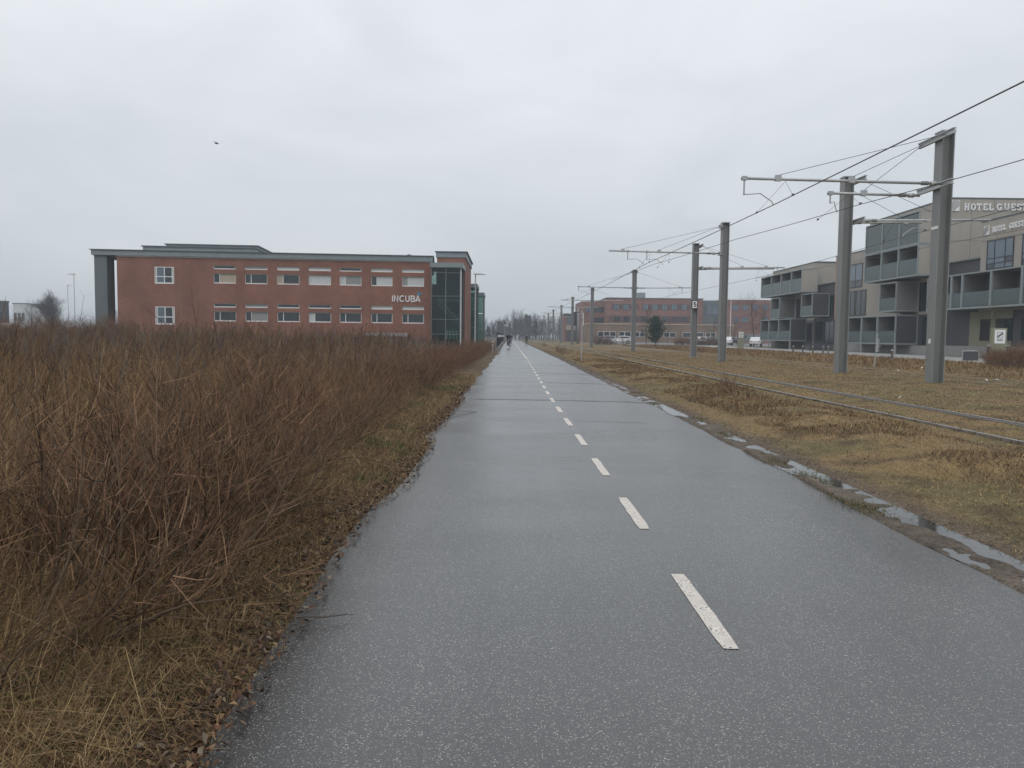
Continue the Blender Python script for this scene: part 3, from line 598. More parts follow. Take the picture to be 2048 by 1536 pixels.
# longer tussocks on the lip beside the track, and along the foot of the bank
x, y = rg(60000, 5.0, 48, 1.5, 4.2, 6.55); k = fbm(x, y, .9); keep = rng.random(len(x)) < sstep(.40, .62, k); x, y, k = x[keep], y[keep], k[keep]; n = len(x)
col = pal(n, [C_DARK, C_RUST, C_TAN, (.09, .07, .045), C_STRAW], [.22, .27, .28, .12, .11])
parts.append(blades(np.stack([x, y, gz(x, y) - .01], -1), rng.uniform(.03, .12, n) * (.6 + .8 * k), rng.uniform(.002, .004, n) * (1 + y / 7), rng.uniform(0, 6.28, n), rng.uniform(.4, 1.6, n), col, droop=rng.uniform(0, .4, n)))
x, y = rg(36000, 16, 120, 1.3, 18.2, 26.3); keep = (x < 1.1 * y + 2) & (rng.random(len(x)) < .35 + .6 * sstep(.4, .6, fbm(x, y, .5))); x, y = x[keep], y[keep]; n = len(x)
parts.append(blades(np.stack([x, y, gz(x, y) - .01], -1), rng.uniform(.08, .30, n), rng.uniform(.006, .010, n) * (1 + y / 18), rng.uniform(0, 6.28, n), rng.uniform(.3, 1.0, n), pal(n, [C_TAN, C_RUST, C_STRAW, C_DARK], [.42, .28, .18, .12])))
x, y = rg(26000, 9, 60, 1.4, 6.8, 8.5); keep = np.minimum(np.abs(x - 6.72), np.abs(x - 8.55)) < .16; x, y = x[keep], y[keep]; n = len(x)
parts.append(blades(np.stack([x, y, gz(x, y)], -1), rng.uniform(.03, .09, n), rng.uniform(.004, .007, n) * (1 + y / 12), rng.uniform(0, 6.28, n), rng.uniform(.3, 1.0, n), pal(n, [C_DARK, C_OLIVE, C_RUST, C_GREEN], [.35, .25, .25, .15])))
# moss and weeds in the broken asphalt edge
cx = []
for px, py in [(1400, 838), (1530, 910), (1550, 922), (1610, 950), (1640, 962), (1665, 985), (1690, 1003), (1720, 1010), (1745, 1022), (1450, 868), (1310, 806), (1270, 786)]:
    q = on_z(px, py, 0); m_ = 260; cx.append(np.stack([q[0] + rng.normal(0, .07, m_), q[1] + rng.normal(0, .17, m_), np.full(m_, .0)], -1))
b = np.concatenate(cx); n = len(b)
parts.append(blades(b, rng.uniform(.006, .024, n), rng.uniform(.003, .006, n) * (1 + b[:, 1] / 14), rng.uniform(0, 6.28, n), rng.uniform(.3, 1.0, n), pal(n, [C_OLIVE, C_GREEN, C_TAN], [.45, .35, .2])))
stuff('trackside_grass', parts, M['grass'], 'short tan grass with dark tussocks around the tram tracks')

# bare thin bushes on the track lip
G_T = 'small dead bushes beside the tram track'
pr = []
for k in range(2):
    st, cr = shrub_proto(150 + k, tall=.5, red=.7, lean=(0, 0), n_st=8, n_tw=8, n_fine=3)
    pr.append(make_shrub('dead_bush', 'low reddish dead bush on the grass lip between path and tram track', 'bush', G_T, st, cr))
rng = np.random.default_rng(33)
scatter(pr, [(p[0], p[1], float(gz(p[0], p[1])), rng.uniform(0, 6), s, int(rng.integers(0, 2))) for p, s in [(on_z(1460, 772, .1), .8), (on_z(1470, 790, .1), .9), (on_z(1115, 702, .1), 1.5), (on_z(1085, 692, .1), 1.5), (on_z(1128, 706, .1), 1.3), (on_z(1500, 800, .1), .7)]])
# bare brown bushes at the far pavement, right
pr = []
for k in range(3):
    st, cr = shrub_proto(170 + k, tall=1.0, red=.55, lean=(0, 0), n_st=16, n_tw=14, n_fine=5)
    pr.append(make_shrub('roadside_bush', 'bare brown bush in the thicket beside the olive sign pillar', 'bush', 'thicket by the pavement', st, cr))
sp = []
for k in range(16):
    px = 1975 + k * 9 + rng.uniform(-5, 5); q = on_z(px, 742 - rng.uniform(0, 14), .16); sp.append((q[0], q[1], float(gz(q[0], q[1])), rng.uniform(0, 6), rng.uniform(.8, 1.25) * min(1, .55 + k * .06), int(rng.integers(0, 3))))
scatter(pr, sp)
# ================================================================== LETTERS (stroke-built)
def arc(cx, cy, rx, ry, a0, a1, n=10): return [(cx + rx * math.cos(math.radians(a0 + (a1 - a0) * k / n)), cy + ry * math.sin(math.radians(a0 + (a1 - a0) * k / n))) for k in range(n + 1)]
def glyph(ch):
    g = {'I': [[(.1, 0), (.1, 1)]], 'N': [[(.08, 0), (.08, 1), (.62, 0), (.62, 1)]], 'C': [arc(.45, .5, .37, .45, 45, 315, 14)],
         'U': [[(.08, 1), (.08, .35)] + arc(.36, .35, .28, .30, 180, 360, 8) + [(.64, 1)]],
         'B': [[(.08, .05), (.08, .95), (.38, .95)] + arc(.40, .73, .19, .22, 90, -90, 7) + [(.10, .51)], [(.38, .51)] + arc(.42, .28, .22, .23, 90, -90, 7) + [(.08, .05)]],
         'A': [[(.0, 0), (.36, .97), (.72, 0)], [(.14, .3), (.58, .3)]],
         'H': [[(.14, 0), (.14, 1)], [(.62, 0), (.62, 1)], [(.14, .5), (.62, .5)]], 'O': [arc(.38, .5, .31, .45, 0, 360, 18)], 'T': [[(.38, 0), (.38, 1)], [(.04, .95), (.72, .95)]],
         'E': [[(.14, 0), (.14, 1)], [(.06, .95), (.64, .95)], [(.14, .5), (.5, .5)], [(.06, .05), (.66, .05)]], 'L': [[(.16, 0), (.16, 1)], [(.04, .05), (.66, .05)]],
         'G': [arc(.40, .5, .33, .45, 45, 340, 14), [(.44, .42), (.74, .42)], [(.68, .42), (.68, .06)]],
         'S': [arc(.36, .73, .25, .22, 20, 270, 9) + arc(.36, .28, .27, .23, 90, -160, 9)], '5': [[(.58, .95), (.18, .95), (.15, .56)] + arc(.36, .33, .26, .28, 130, -150, 10)]}
    return g[ch]
SERIF = {'H': [(.0, .28, 0), (.48, .76, 0), (.0, .28, 1), (.48, .76, 1)], 'T': [(.22, .54, 0)], 'E': [], 'L': [(.02, .32, 1)], 'U': [(-.06, .22, 1), (.5, .78, 1)]}
def letter(ch, o, u, v, nrm, size, w, depth, m, parent, serif=False, name='letter'):
    o, u, v, nrm = (np.array(q, float) for q in (o, u, v, nrm)); mb = MB()
    lines = [list(l) for l in glyph(ch)]
    if serif:
        for a, b, yy in SERIF.get(ch, []): lines.append([(a, .04 if yy == 0 else .96), (b, .04 if yy == 0 else .96)])
        if ch in 'EGS': lines.append([(.66, .74), (.66, .99)])
        if ch == 'T': lines += [[(.05, .72), (.05, .98)], [(.71, .72), (.71, .98)]]
        if ch in 'EL': lines.append([(.66, .02), (.66, .28)])
    for li, l in enumerate(lines):
        l = [np.array(q) for q in l]; k = len(l); L_, R_ = [], []
        closed = np.linalg.norm(l[0] - l[-1]) < 1e-6
        for i_ in range(k):
            a = l[i_] - l[i_ - 1] if i_ else (l[0] - l[-2] if closed else l[1] - l[0]); b = l[i_ + 1] - l[i_] if i_ < k - 1 else (l[1] - l[0] if closed else a)
            a = a / np.linalg.norm(a); b = b / np.linalg.norm(b); nn = np.array([-(a + b)[1], (a + b)[0]]); nn /= np.linalg.norm(nn) + 1e-9
            ct = max(.45, np.dot(nn, [-a[1], a[0]])); L_.append(l[i_] + nn * w / 2 / ct); R_.append(l[i_] - nn * w / 2 / ct)
        to = lambda q, d: o + (u * q[0] + v * q[1]) * size + nrm * d
        dd = depth + .004 * li; vs = []
        for i_ in range(k): vs += [to(L_[i_], 0), to(R_[i_], 0), to(R_[i_], dd), to(L_[i_], dd)]
        fs = [(4 * i_ + j, 4 * i_ + (j + 1) % 4, 4 * i_ + 4 + (j + 1) % 4, 4 * i_ + 4 + j) for i_ in range(k - 1) for j in range(4)] + [(0, 1, 2, 3), (4 * k - 4, 4 * k - 3, 4 * k - 2, 4 * k - 1)]
        mb.add(vs, fs)
    return mb.build(name, m, parent)

# ================================================================== RED BRICK OFFICE BLOCK (left)
TH = math.radians(5.0); CO = np.array([-6.89, 70.0, 0.0])
inc = thing('brick_office', 'long red brick office block with white lettering and glass stair tower', 'building', tuple(CO), None, TH)
ca, sa = math.cos(TH), math.sin(TH)
def loc_px(px, py=600):                       # photo column -> metres along the front wall (local x)
    d = ray(px, py); nrm = np.array([-sa, ca, 0.]); t = np.dot(CO - CAMP, nrm) / np.dot(d, nrm); p = CAMP + d * t - CO
    return p[0] * ca + p[1] * sa, p[2]
XL = loc_px(235)[0]; XC0, XC1 = loc_px(190)[0], loc_px(215)[0]
lb = lambda name, m, *bx, par=inc, bevel=0: B(name, m, par, *bx, local=True, bevel=bevel)
# openings are cut: wall built as a grid of solid cells around the windows
rowsz = [(7.47, 7.12), (6.76, 5.86), (4.10, 3.74), (3.40, 2.50)]
cols = [(427, 472), (490, 535), (554, 599), (617, 662), (679, 723), (742, 785), (804, 848)]
colx = [(loc_px(a)[0], loc_px(b_)[0]) for a, b_ in cols]
openings = [(x0, x1, zb, zt) for x0, x1 in colx for zt, zb in rowsz]
sx0, sx1 = loc_px(310)[0], loc_px(349)[0]
openings += [(sx0, sx1, 5.75, 7.25), (sx0, sx1, 2.15, 3.75)]
def wall_with_holes(x0, x1, z0, z1, holes, y0, y1):
    xs = sorted({x0, x1} | {h_[0] for h_ in holes} | {h_[1] for h_ in holes}); zs = sorted({z0, z1} | {h_[2] for h_ in holes} | {h_[3] for h_ in holes})
    vid = {}; vs = []; fs = []
    def vv(x, y, z):
        if (x, y, z) not in vid: vid[(x, y, z)] = len(vs); vs.append((x, y, z))
        return vid[(x, y, z)]
    solid = lambda a, b_, c_, d_: not any(h_[0] < (a + b_) / 2 < h_[1] and h_[2] < (c_ + d_) / 2 < h_[3] for h_ in holes)
    for i_ in range(len(xs) - 1):
        for j in range(len(zs) - 1):
            a, b_, c_, d_ = xs[i_], xs[i_ + 1], zs[j], zs[j + 1]
            if solid(a, b_, c_, d_):
                fs.append((vv(a, y0, c_), vv(b_, y0, c_), vv(b_, y0, d_), vv(a, y0, d_))); fs.append((vv(a, y1, d_), vv(b_, y1, d_), vv(b_, y1, c_), vv(a, y1, c_)))
    for a, b_, c_, d_ in [(h_[0], h_[1], h_[2], h_[3]) for h_ in holes]:
        fs += [(vv(a, y0, c_), vv(a, y0, d_), vv(a, y1, d_), vv(a, y1, c_)), (vv(b_, y0, c_), vv(b_, y1, c_), vv(b_, y1, d_), vv(b_, y0, d_)), (vv(a, y0, c_), vv(a, y1, c_), vv(b_, y1, c_), vv(b_, y0, c_)), (vv(a, y0, d_), vv(b_, y0, d_), vv(b_, y1, d_), vv(a, y1, d_))]
    fs += [(vv(x0, y0, z0), vv(x0, y0, z1), vv(x0, y1, z1), vv(x0, y1, z0)), (vv(x1, y0, z0), vv(x1, y1, z0), vv(x1, y1, z1), vv(x1, y0, z1))]
    return vs, fs
mb = MB(); mb.add(*wall_with_holes(XL, 0, -.3, 8.07, openings, 0, .35)); mb.build('wall', M['brick'], inc, local=True)
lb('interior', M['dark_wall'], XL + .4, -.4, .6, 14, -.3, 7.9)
lb('side_wall', M['brick'], XL, XL + .34, .36, 16, -.3, 8.06)
lb('side_wall', M['brick'], -.34, 0, .36, 3.9, -.3, 8.06)
lb('roof_fascia', M['zinc'], XC0 - .15, .12, -.22, 16.2, 8.16, 8.60)
lb('roof_edge', M['zinc_dk'], XC0 - .28, .24, -.34, 16.3, 8.603, 8.66)
lb('fascia_trim', M['white'], XL - .05, .02, -.06, .3, 8.075, 8.155)
lb('portal_column', M['zinc_dk'], XC0, XC1, .0, 1.6, -.3, 8.155)
for a, b_, z1, y0 in [(XL + 1.3, XL + 11.3, 9.25, 2.5), (XL + 2.5, XL + 10.9, 9.75, 5)]:
    ph = lb('penthouse', M['zinc'], a, b_, y0, y0 + 6, 8.663, z1); lb('coping', M['zinc_dk'], a - .12, b_ + .12, y0 - .12, y0 + 6.1, z1 + .003, z1 + .09, par=ph)
# windows: white frames set in the openings, one or two panes each
G, W_, GR, BE = 'pane', 'blind', 'blind_g', 'blind_b'
states = {0: [G, GR, W_, W_, G, W_, W_], 1: [(G, BE), (G, G), (BE, G), (W_, W_), (W_, GR), (G, W_), (GR, W_)], 2: [G, GR, G, G, G, W_, W_], 3: [(G, G), (G, GR), (G, G), (W_, G), (G, G), (G, G), (G, G)]}
def window(par, x0, x1, z0, z1, y, splits, mats, fr='white', fw=.06, d=.10, hs=(), pname='window', local=True):
    mb = MB(); xs = [x0] + [x0 + (x1 - x0) * q for q in splits] + [x1]; zs = [z0] + [z0 + (z1 - z0) * q for q in hs] + [z1]
    mb.box(x0, x1, y, y + d, z0, z0 + fw * 1.5); mb.box(x0, x1, y, y + d, z1 - fw, z1)
    for q in (x0, x1 - fw): mb.box(q, q + fw, y + .001, y + d - .001, z0 + fw * 1.5, z1 - fw)
    for q in xs[1:-1]: mb.box(q - fw / 2, q + fw / 2, y + .002, y + d - .002, z0 + fw * 1.5, z1 - fw)
    for q in zs[1:-1]: mb.box(x0 + fw, x1 - fw, y + .004, y + d - .004, q - fw / 2, q + fw / 2)
    w = mb.build(pname, M[fr], par, local=local); k = 0
    for j in range(len(zs) - 1):
        for i_ in range(len(xs) - 1):
            B('pane', M[mats[k % len(mats)]], w, xs[i_] + fw * .4, xs[i_ + 1] - fw * .4, y + d * .55, y + d * .55 + .02, zs[j] + fw * .4, zs[j + 1] - fw * .4, local=local); k += 1
    return w
for ci, (x0, x1) in enumerate(colx):
    for ri, (zt, zb) in enumerate(rowsz):
        stt = states[ri][ci]
        if ri % 2 == 0: window(inc, x0, x1, zb, zt, .11, (), [stt])
        else: window(inc, x0, x1, zb, zt, .11, (.27,), list(stt))
for z0, z1 in ((5.75, 7.25), (2.15, 3.75)):
    window(inc, sx0, sx1, z0, z1, .02, (.10, .50, .90), ['pane', 'pane_lt', 'pane', 'pane'], hs=(.42,), fw=.08)
for px in (362, 602):
    xj = loc_px(px)[0]; lb('expansion_joint', M['joint'], xj - .018, xj + .018, -.012, -.002, .2, 8.06)
lb('basement_strip', M['concrete'], loc_px(725)[0], loc_px(815)[0], -.12, -.003, 1.3, 1.62)
# lettering and blue mark
un, vn, nn = (ca, sa, 0), (0, 0, 1), (sa, -ca, 0)
xt, zt_ = loc_px(784, 607)
adv = {'I': .30, 'N': .80, 'C': .88, 'U': .82, 'B': .74, 'A': .76}; xc = xt; size = .56
zt_ = 4.47
for ch in 'INCUBA':
    p = CO + np.array([ca * xc, sa * xc, zt_]) + np.array(nn) * .02
    # children of a rotated parent: build around the parent's own frame
    letter(ch, (xc, -.02, zt_), (1, 0, 0), (0, 0, 1), (0, -1, 0), size, .17, .06, M['sign_white'], None).name = 'tmp'
    o = bpy.data.objects['tmp']; o.parent = inc; o.name = 'letter'; OFF[o.name] = CO
    xc += adv[ch] * size * 1.08
mb = MB()
for k, (a, c_) in enumerate([(.0, .0), (.0, .20), (.20, .12)]):
    mb.prism([(xc - .30 + a, -.02, 5.04 + c_), (xc - .13 + a, -.02, 4.96 + c_), (xc - .13 + a, -.02, 5.13 + c_), (xc - .30 + a, -.02, 5.21 + c_)], (0, -.05 - .004 * k, 0))
mb.build('logo_mark', M['logo_blue'], inc, local=True)
# glass stair tower at the corner and the tall brick block behind (frame parallel to the path)
tw = thing('stair_tower', 'dark green glass stair tower at the end of the red brick office', 'tower', (-5.5, 70, 0))
tx0, tx1, ty0, ty1 = -6.80, -4.22, 69.2, 73.8
B('floor_slab', M['concrete'], tw, tx0, tx1, ty0, ty1, .0, .35)
B('roof', M['zinc'], tw, tx0 - .1, tx1 + .25, ty0 - .3, ty1, 7.55, 7.98)
for q in (tx0, (tx0 + tx1) / 2, tx1):
    MB().box(q - .04, q + .04, ty0 - .05, ty0 + .03, .353, 7.547).build('mullion', M['zinc_dk'], tw)
for q in (ty0 + 1.6, ty0 + 3.1, ty1 - .1): MB().box(tx1 - .04, tx1 + .05, q - .04, q + .04, .353, 7.547).build('mullion', M['zinc_dk'], tw)
for z in (1.55, 2.9, 5.0, 7.1): MB().box(tx0 + .05, tx1 - .05, ty0 - .03, ty0 + .02, z - .03, z + .03).build('transom', M['zinc_dk'], tw)
for a, b_ in ((tx0 + .045, (tx0 + tx1) / 2 - .045), ((tx0 + tx1) / 2 + .045, tx1 - .045)):
    zz = [.36, 1.52, 2.87, 4.97, 7.07, 7.54]
    for k in range(5): B('pane', M['tower_glass'], tw, a, b_, ty0 - .012, ty0 + .012, zz[k] + (.06 if k else 0), zz[k + 1])
for a, b_ in ((ty0 + .06, ty0 + 1.55), (ty0 + 1.65, ty0 + 3.05), (ty0 + 3.15, ty1 - .15)): B('pane', M['tower_glass'], tw, tx1 - .01, tx1 + .012, a, b_, .36, 7.54)
MB().box(tx1 + .055, tx1 + .12, ty0 - .06, ty0 + .0, .4, 7.5).build('corner_trim', M['white'], tw)
st = MB()
for k in range(11): st.box(tx0 + .55 + k * .17, tx0 + .85 + k * .17, 70.2, 71.3, 4.55 - k * .17, 4.60 - k * .17)
sto = st.build('stair', M['white'], tw)
MB().prism([(tx0 + .5, 70.12, 4.5), (tx0 + .5, 70.12, 4.25), (tx0 + 2.4, 70.12, 2.35), (tx0 + 2.4, 70.12, 2.6)], (0, .06, 0)).build('stringer', M['concrete'], sto)
B('landing', M['concrete'], tw, tx0 + .1, tx1 - .1, 71.4, 73.6, 4.62, 4.85)
B('back_wall', M['grey_wall'], tw, tx0 + .02, tx1 - .1, 73.62, 73.78, .36, 7.5)
for k in range(4): MB().box(tx0 + 1.25 + k * .3, tx0 + 1.45 + k * .3, 69.8, 69.84, 1.15, 1.9).box(tx0 + 1.25 + k * .3, tx0 + 1.45 + k * .3, 69.86, 70.2, 1.1, 1.145).build('chair_shell', M['white'], tw)
blk = thing('brick_block', 'tall red brick block with zinc parapet rising behind the stair tower', 'building', (-7, 80, 0))
B('wall', M['brick'], blk, -6.75, -4.05, 74.0, 86.5, -.3, 8.95); B('parapet', M['zinc'], blk, -6.85, -3.95, 73.9, 86.6, 8.953, 9.46); B('coping', M['zinc_dk'], blk, -6.95, -3.8, 73.75, 86.7, 9.463, 9.53)
B('long_wall', M['brick'], blk, -30, -6.2, 86.51, 150, -.3, 7.2)
for nm, lab, y0, y1, x1, gm in [('glass_bay', 'dark blue-green glass bay on the path side of the red brick block', 91.5, 98, -3.62, 'tower_glass'), ('glass_bay', 'pale green glass bay farthest along the path side of the brick block', 110, 117, -3.35, 'green_glass')]:
    gb = thing(nm, lab, 'bay', (x1 - 1, y0, 0), 'glass bays along the path side')
    B('roof', M['zinc_dk'], gb, x1 - 2.6, x1 + .1, y0 - .1, y1, 7.2, 7.65); B('back_wall', M['grey_wall'], gb, x1 - 2.55, x1 - 2.4, y0, y1, -.2, 7.197)
    for q in (x1 - 2.5, x1 - 1.3, x1 - .04): MB().box(q - .05, q + .05, y0 - .05, y0 + .05, -.2, 7.197).build('mullion', M['zinc_dk'], gb)
    for q in (y0 + 2.2, y0 + 4.4, y1 - .1): MB().box(x1 - .09, x1 + .01, q - .05, q + .05, -.2, 7.197).build('mullion', M['zinc_dk'], gb)
    for a, b_ in ((x1 - 2.44, x1 - 1.36), (x1 - 1.24, x1 - .1)):
        for z0, z1 in ((.0, 2.35), (2.45, 4.6), (4.7, 7.1)): B('pane', M[gm], gb, a, b_, y0 - .01, y0 + .012, z0, z1)
    for a, b_ in ((y0 + .06, y0 + 2.14), (y0 + 2.26, y0 + 4.34), (y0 + 4.46, y1 - .16)): B('pane', M[gm], gb, x1 - .05, x1 - .03, a, b_, .0, 7.1)

# ================================================================== HOTEL (right)
hot = thing('hotel_building', 'grey-beige hotel with projecting glazed balcony boxes and white slab lettering', 'hotel', (36, 62, 0))
XW, XB = 36.0, 34.0
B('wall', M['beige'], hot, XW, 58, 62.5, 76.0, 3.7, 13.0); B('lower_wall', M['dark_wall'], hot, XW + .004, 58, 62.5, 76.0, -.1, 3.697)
B('wall', M['beige'], hot, XW + .01, 56, 76.003, 83.4, 3.7, 10.4); B('lower_wall', M['grey_wall'], hot, XW + .014, 56, 76.003, 83.4, -.1, 3.697)
B('corner_wall', M['salmon'], hot, XW - .05, XW + .008, 80.9, 83.42, 3.72, 10.38)
B('link_wall', M['dark_wall'], hot, XW + .12, 56, 83.403, 89.0, -.1, 7.65)
B('wall', M['beige'], hot, XW, 58, 89.003, 103.2, 3.7, 10.4); B('lower_wall', M['grey_wall'], hot, XW + .004, 58, 89.003, 103.2, -.1, 3.697)
B('link_wall', M['dark_wall'], hot, XW + .12, 56, 58.0, 62.497, -.1, 7.7)
B('wall', M['beige'], hot, XW, 58, 43.5, 57.997, 3.7, 10.4); B('lower_wall', M['dark_wall'], hot, XW + .004, 58, 43.5, 57.997, 1.05, 3.697); B('plinth', M['concrete'], hot, XW - .1, 58, 43.5, 62.4, -.1, 1.047)
for y0, y1, z in ((62.4, 76.1, 13.0), (76.103, 83.5, 10.4), (88.9, 103.3, 10.4), (43.4, 58.05, 10.4), (83.6, 88.8, 7.65), (58.06, 62.39, 7.7)): B('coping', M['zinc_dk'], hot, XW - .07, 58.1, y0, y1, z + .003, z + .10)
B('roof_hatch', M['grey_wall'], hot, 44, 46.5, 65, 67, 13.103, 13.55)
# wall panels with open joints on the big end wall and on the street wall
pw = (58 - XW) / 12
mesh0 = None
for k in range(12):
    for z0, z1 in ((7.83, 9.6), (9.62, 11.3), (11.32, 12.98)):
        B('panel', M['beige'], hot, XW + .02 + k * pw + .012, XW + .02 + (k + 1) * pw - .012, 62.44, 62.497, z0, z1)
def panels_x(y0, y1, zs, n, holes=()):
    w = (y1 - y0) / n
    for k in range(n):
        for z0, z1 in zip(zs[:-1], zs[1:]):
            a, b_ = y0 + k * w + .012, y0 + (k + 1) * w - .012
            if any(a < h_[1] and b_ > h_[0] and z0 < h_[3] and z1 > h_[2] for h_ in holes): continue
            B('panel', M['beige'], hot, XW - .04, XW - .002, a, b_, z0 + .012, z1 - .012)
panels_x(44, 57.9, [8.95, 10.38], 8); panels_x(63, 75.9, [12.2, 12.98], 6); panels_x(89.1, 103, [9.7, 10.38], 7); panels_x(76.1, 80.8, [9.3, 10.38], 3)
def xwindow(par, y0, y1, z0, z1, x, ny_=(), nz_=(), mats=('pane_lt',), fr='frame_dk', fw=.07, name='window'):
    mb = MB(); ysp = [y0] + [y0 + (y1 - y0) * q for q in ny_] + [y1]; zsp = [z0] + [z0 + (z1 - z0) * q for q in nz_] + [z1]
    mb.box(x - .06, x + .0, y0, y1, z0, z0 + fw); mb.box(x - .06, x, y0, y1, z1 - fw, z1)
    for q in (y0, y1 - fw): mb.box(x - .059, x - .001, q, q + fw, z0 + fw, z1 - fw)
    for q in ysp[1:-1]: mb.box(x - .058, x - .002, q - fw / 2, q + fw / 2, z0 + fw, z1 - fw)
    for q in zsp[1:-1]: mb.box(x - .056, x - .004, y0 + fw, y1 - fw, q - fw / 2, q + fw / 2)
    w = mb.build(name, M[fr], par); k = 0
    for j in range(len(zsp) - 1):
        for i_ in range(len(ysp) - 1):
            B('pane', M[mats[k % len(mats)]], w, x - .035, x - .02, ysp[i_] + fw * .4, ysp[i_ + 1] - fw * .4, zsp[j] + fw * .4, zsp[j + 1] - fw * .4); k += 1
    return w
# upper street windows
for a, b_ in ((54.2, 57.2), (50.3, 53.3), (46.4, 49.4)): xwindow(hot, a, b_, 6.75, 8.9, XW - .003, (.3, .7), (.2, .38), ('pane_lt', 'pane_lt', 'pane', 'pane', 'pane_lt', 'pane_lt', 'pane_lt', 'pane_lt', 'pane_lt'))
xwindow(hot, 77.2, 80.2, 6.8, 9.2, XW + .006, (.5,), (.3,), ('pane', 'pane', 'pane_lt', 'pane_lt'))
for a, b_ in ((76.2, 78.4), (78.6, 80.8)): xwindow(hot, a, b_, 3.9, 6.5, XW + .004, (.5,), (), ('pane',))
xwindow(hot, 64.0, 66.3, 3.95, 6.45, XW - .004, (.5,), (), ('pane',))
for a, b_ in ((89.2, 91.6), (91.8, 94.4)): xwindow(hot, a, b_, 3.95, 6.4, XW - .004, (.5,), (), ('pane',))
for a, b_ in ((83.6, 86), (86.2, 88.6)): xwindow(hot, a, b_, 1.0, 3.5, XW + .11, (.5,), (), ('pane',))
for a, b_ in ((84, 88.4),): xwindow(hot, a, b_, 3.9, 6.3, XW + .11, (.33, .66), (), ('pane',))
for a, b_ in ((76.3, 79.6), (80, 83.2), (89.4, 92)): xwindow(hot, a, b_, .9, 3.4, XW + .002, (.5,), (), ('pane',))
for a, b_ in ((63.0, 65.6),): xwindow(hot, a, b_, .5, 3.5, XW - .002, (.33, .66), (), ('pane',))
# ground floor of the street block: olive panels, dark glazing
for a, b_ in ((57.6, 58.9), (55.8, 56.35)): B('olive_panel', M['olive'], hot, XW - .05, XW + .001, a, b_, 1.06, 3.66)
B('olive_panel', M['olive'], hot, XW - .052, XW + .001, 53.9, 58.88, 1.06, 1.45); B('olive_panel', M['olive'], hot, XW - .054, XW + .001, 53.9, 58.88, 3.1, 3.68)
for a, b_ in ((56.4, 57.55), (53.95, 55.75), (51.2, 53.0), (47.5, 50.4)): xwindow(hot, a, b_, 1.47, 3.08, XW - .002, (.5,) if b_ - a > 1.5 else (), (), ('pane',))
# balcony boxes: floor and ceiling slabs, partitions, aluminium frame, glass balustrade, dark door behind
def balcony(y0, y1, z0, z1, end=None, glass='frost', gh=1.05, post=False, dark=False):
    mb = MB(); x0 = XB; t = .09
    mb.box(x0, x0 + .12, y0, y1, z0, z0 + .14); mb.box(x0, x0 + .12, y0, y1, z1 - .10, z1)
    for q in (y0, y1 - t): mb.box(x0 + .002, x0 + .12, q, q + t, z0 + .14, z1 - .10)
    b_ = mb.build('balcony', M['alu'], hot)
    B('floor_slab', M['grey_wall'], b_, x0 + .123, XW - .06, y0 + .003, y1 - .003, z0 + .003, z0 + .13)
    B('ceiling_slab', M['grey_wall'], b_, x0 + .123, XW - .06, y0 + .003, y1 - .003, z1 - .09, z1 - .004)
    B('partition', M['grey_wall'], b_, x0 + .123, XW - .06, y1 - .075, y1 - .01, z0 + .133, z1 - .093)
    B('balustrade', M[glass], b_, x0 + .05, x0 + .07, y0 + t + .02, y1 - t - .02, z0 + .17, z0 + .17 + min(gh, z1 - z0 - .35))
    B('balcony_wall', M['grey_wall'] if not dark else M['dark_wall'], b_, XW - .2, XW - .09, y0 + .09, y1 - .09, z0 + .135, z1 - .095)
    dy = (y1 - y0); B('door_pane', M['pane' if rng.random() < .7 else 'blind_g'], b_, XW - .225, XW - .203, y0 + dy * .12, y0 + dy * (.9 if dark else .45), z0 + .15, z1 - .35)
    if end: B('end_panel', M[end], b_, x0 + .123, XW - .003, y0 + .004, y0 + .06, z0 + .133, z1 - .093)
    if end:
        fm = MB(); fm.box(x0 + .122, XW - .004, y0 - .01, y0 + .07, z0 - .002, z0 + .13); fm.box(x0 + .122, XW - .004, y0 - .01, y0 + .07, z1 - .091, z1 + .002); fm.box(XW - .12, XW - .005, y0 - .008, y0 + .068, z0 + .132, z1 - .093); fm.build('end_frame', M['alu'], b_)
    return b_
for a, b_, e_ in ((69.42, 72.6, None), (66.42, 69.4, None), (63.2, 66.4, 'beige')):
    balcony(a, b_, 9.44, 12.15, e_, gh=9); balcony(a, b_, 6.80, 9.42, e_, gh=1.3)
balcony(66.5, 69.5, 3.95, 6.55, 'grey_wall')
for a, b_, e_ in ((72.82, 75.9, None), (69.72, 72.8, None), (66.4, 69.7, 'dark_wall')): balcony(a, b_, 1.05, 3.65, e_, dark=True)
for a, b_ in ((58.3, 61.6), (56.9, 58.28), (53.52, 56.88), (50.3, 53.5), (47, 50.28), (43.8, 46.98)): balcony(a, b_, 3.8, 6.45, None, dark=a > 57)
for a, b_, e_ in ((98.2, 102, None), (94.75, 98.18, None), (91.3, 94.73, None), (88.1, 91.28, 'beige')): balcony(a, b_, 6.85, 9.55, e_, gh=1.5)
balcony(95, 98, 4.0, 6.6, 'grey_wall', dark=True); balcony(84.8, 88.0, 4.0, 6.6, 'dark_wall')
for a, b_, e_ in ((98.6, 101.8, None), (95.1, 98.58, None), (91.1, 95.08, 'dark_wall')): balcony(a, b_, 1.2, 3.9, e_, dark=True)
for q, z1 in ((66.45, 1.05), (72.8, 1.05), (75.8, 1.05), (91.2, 1.2), (98.6, 1.2)): B('support_post', M['steel_lt'], hot, XB + .02, XB + .16, q - .07, q + .07, 0, z1 - .003)
B('crawl_wall', M['concrete'], hot, XW - .5, XW - .11, 62.5, 82, -.1, 1.0)
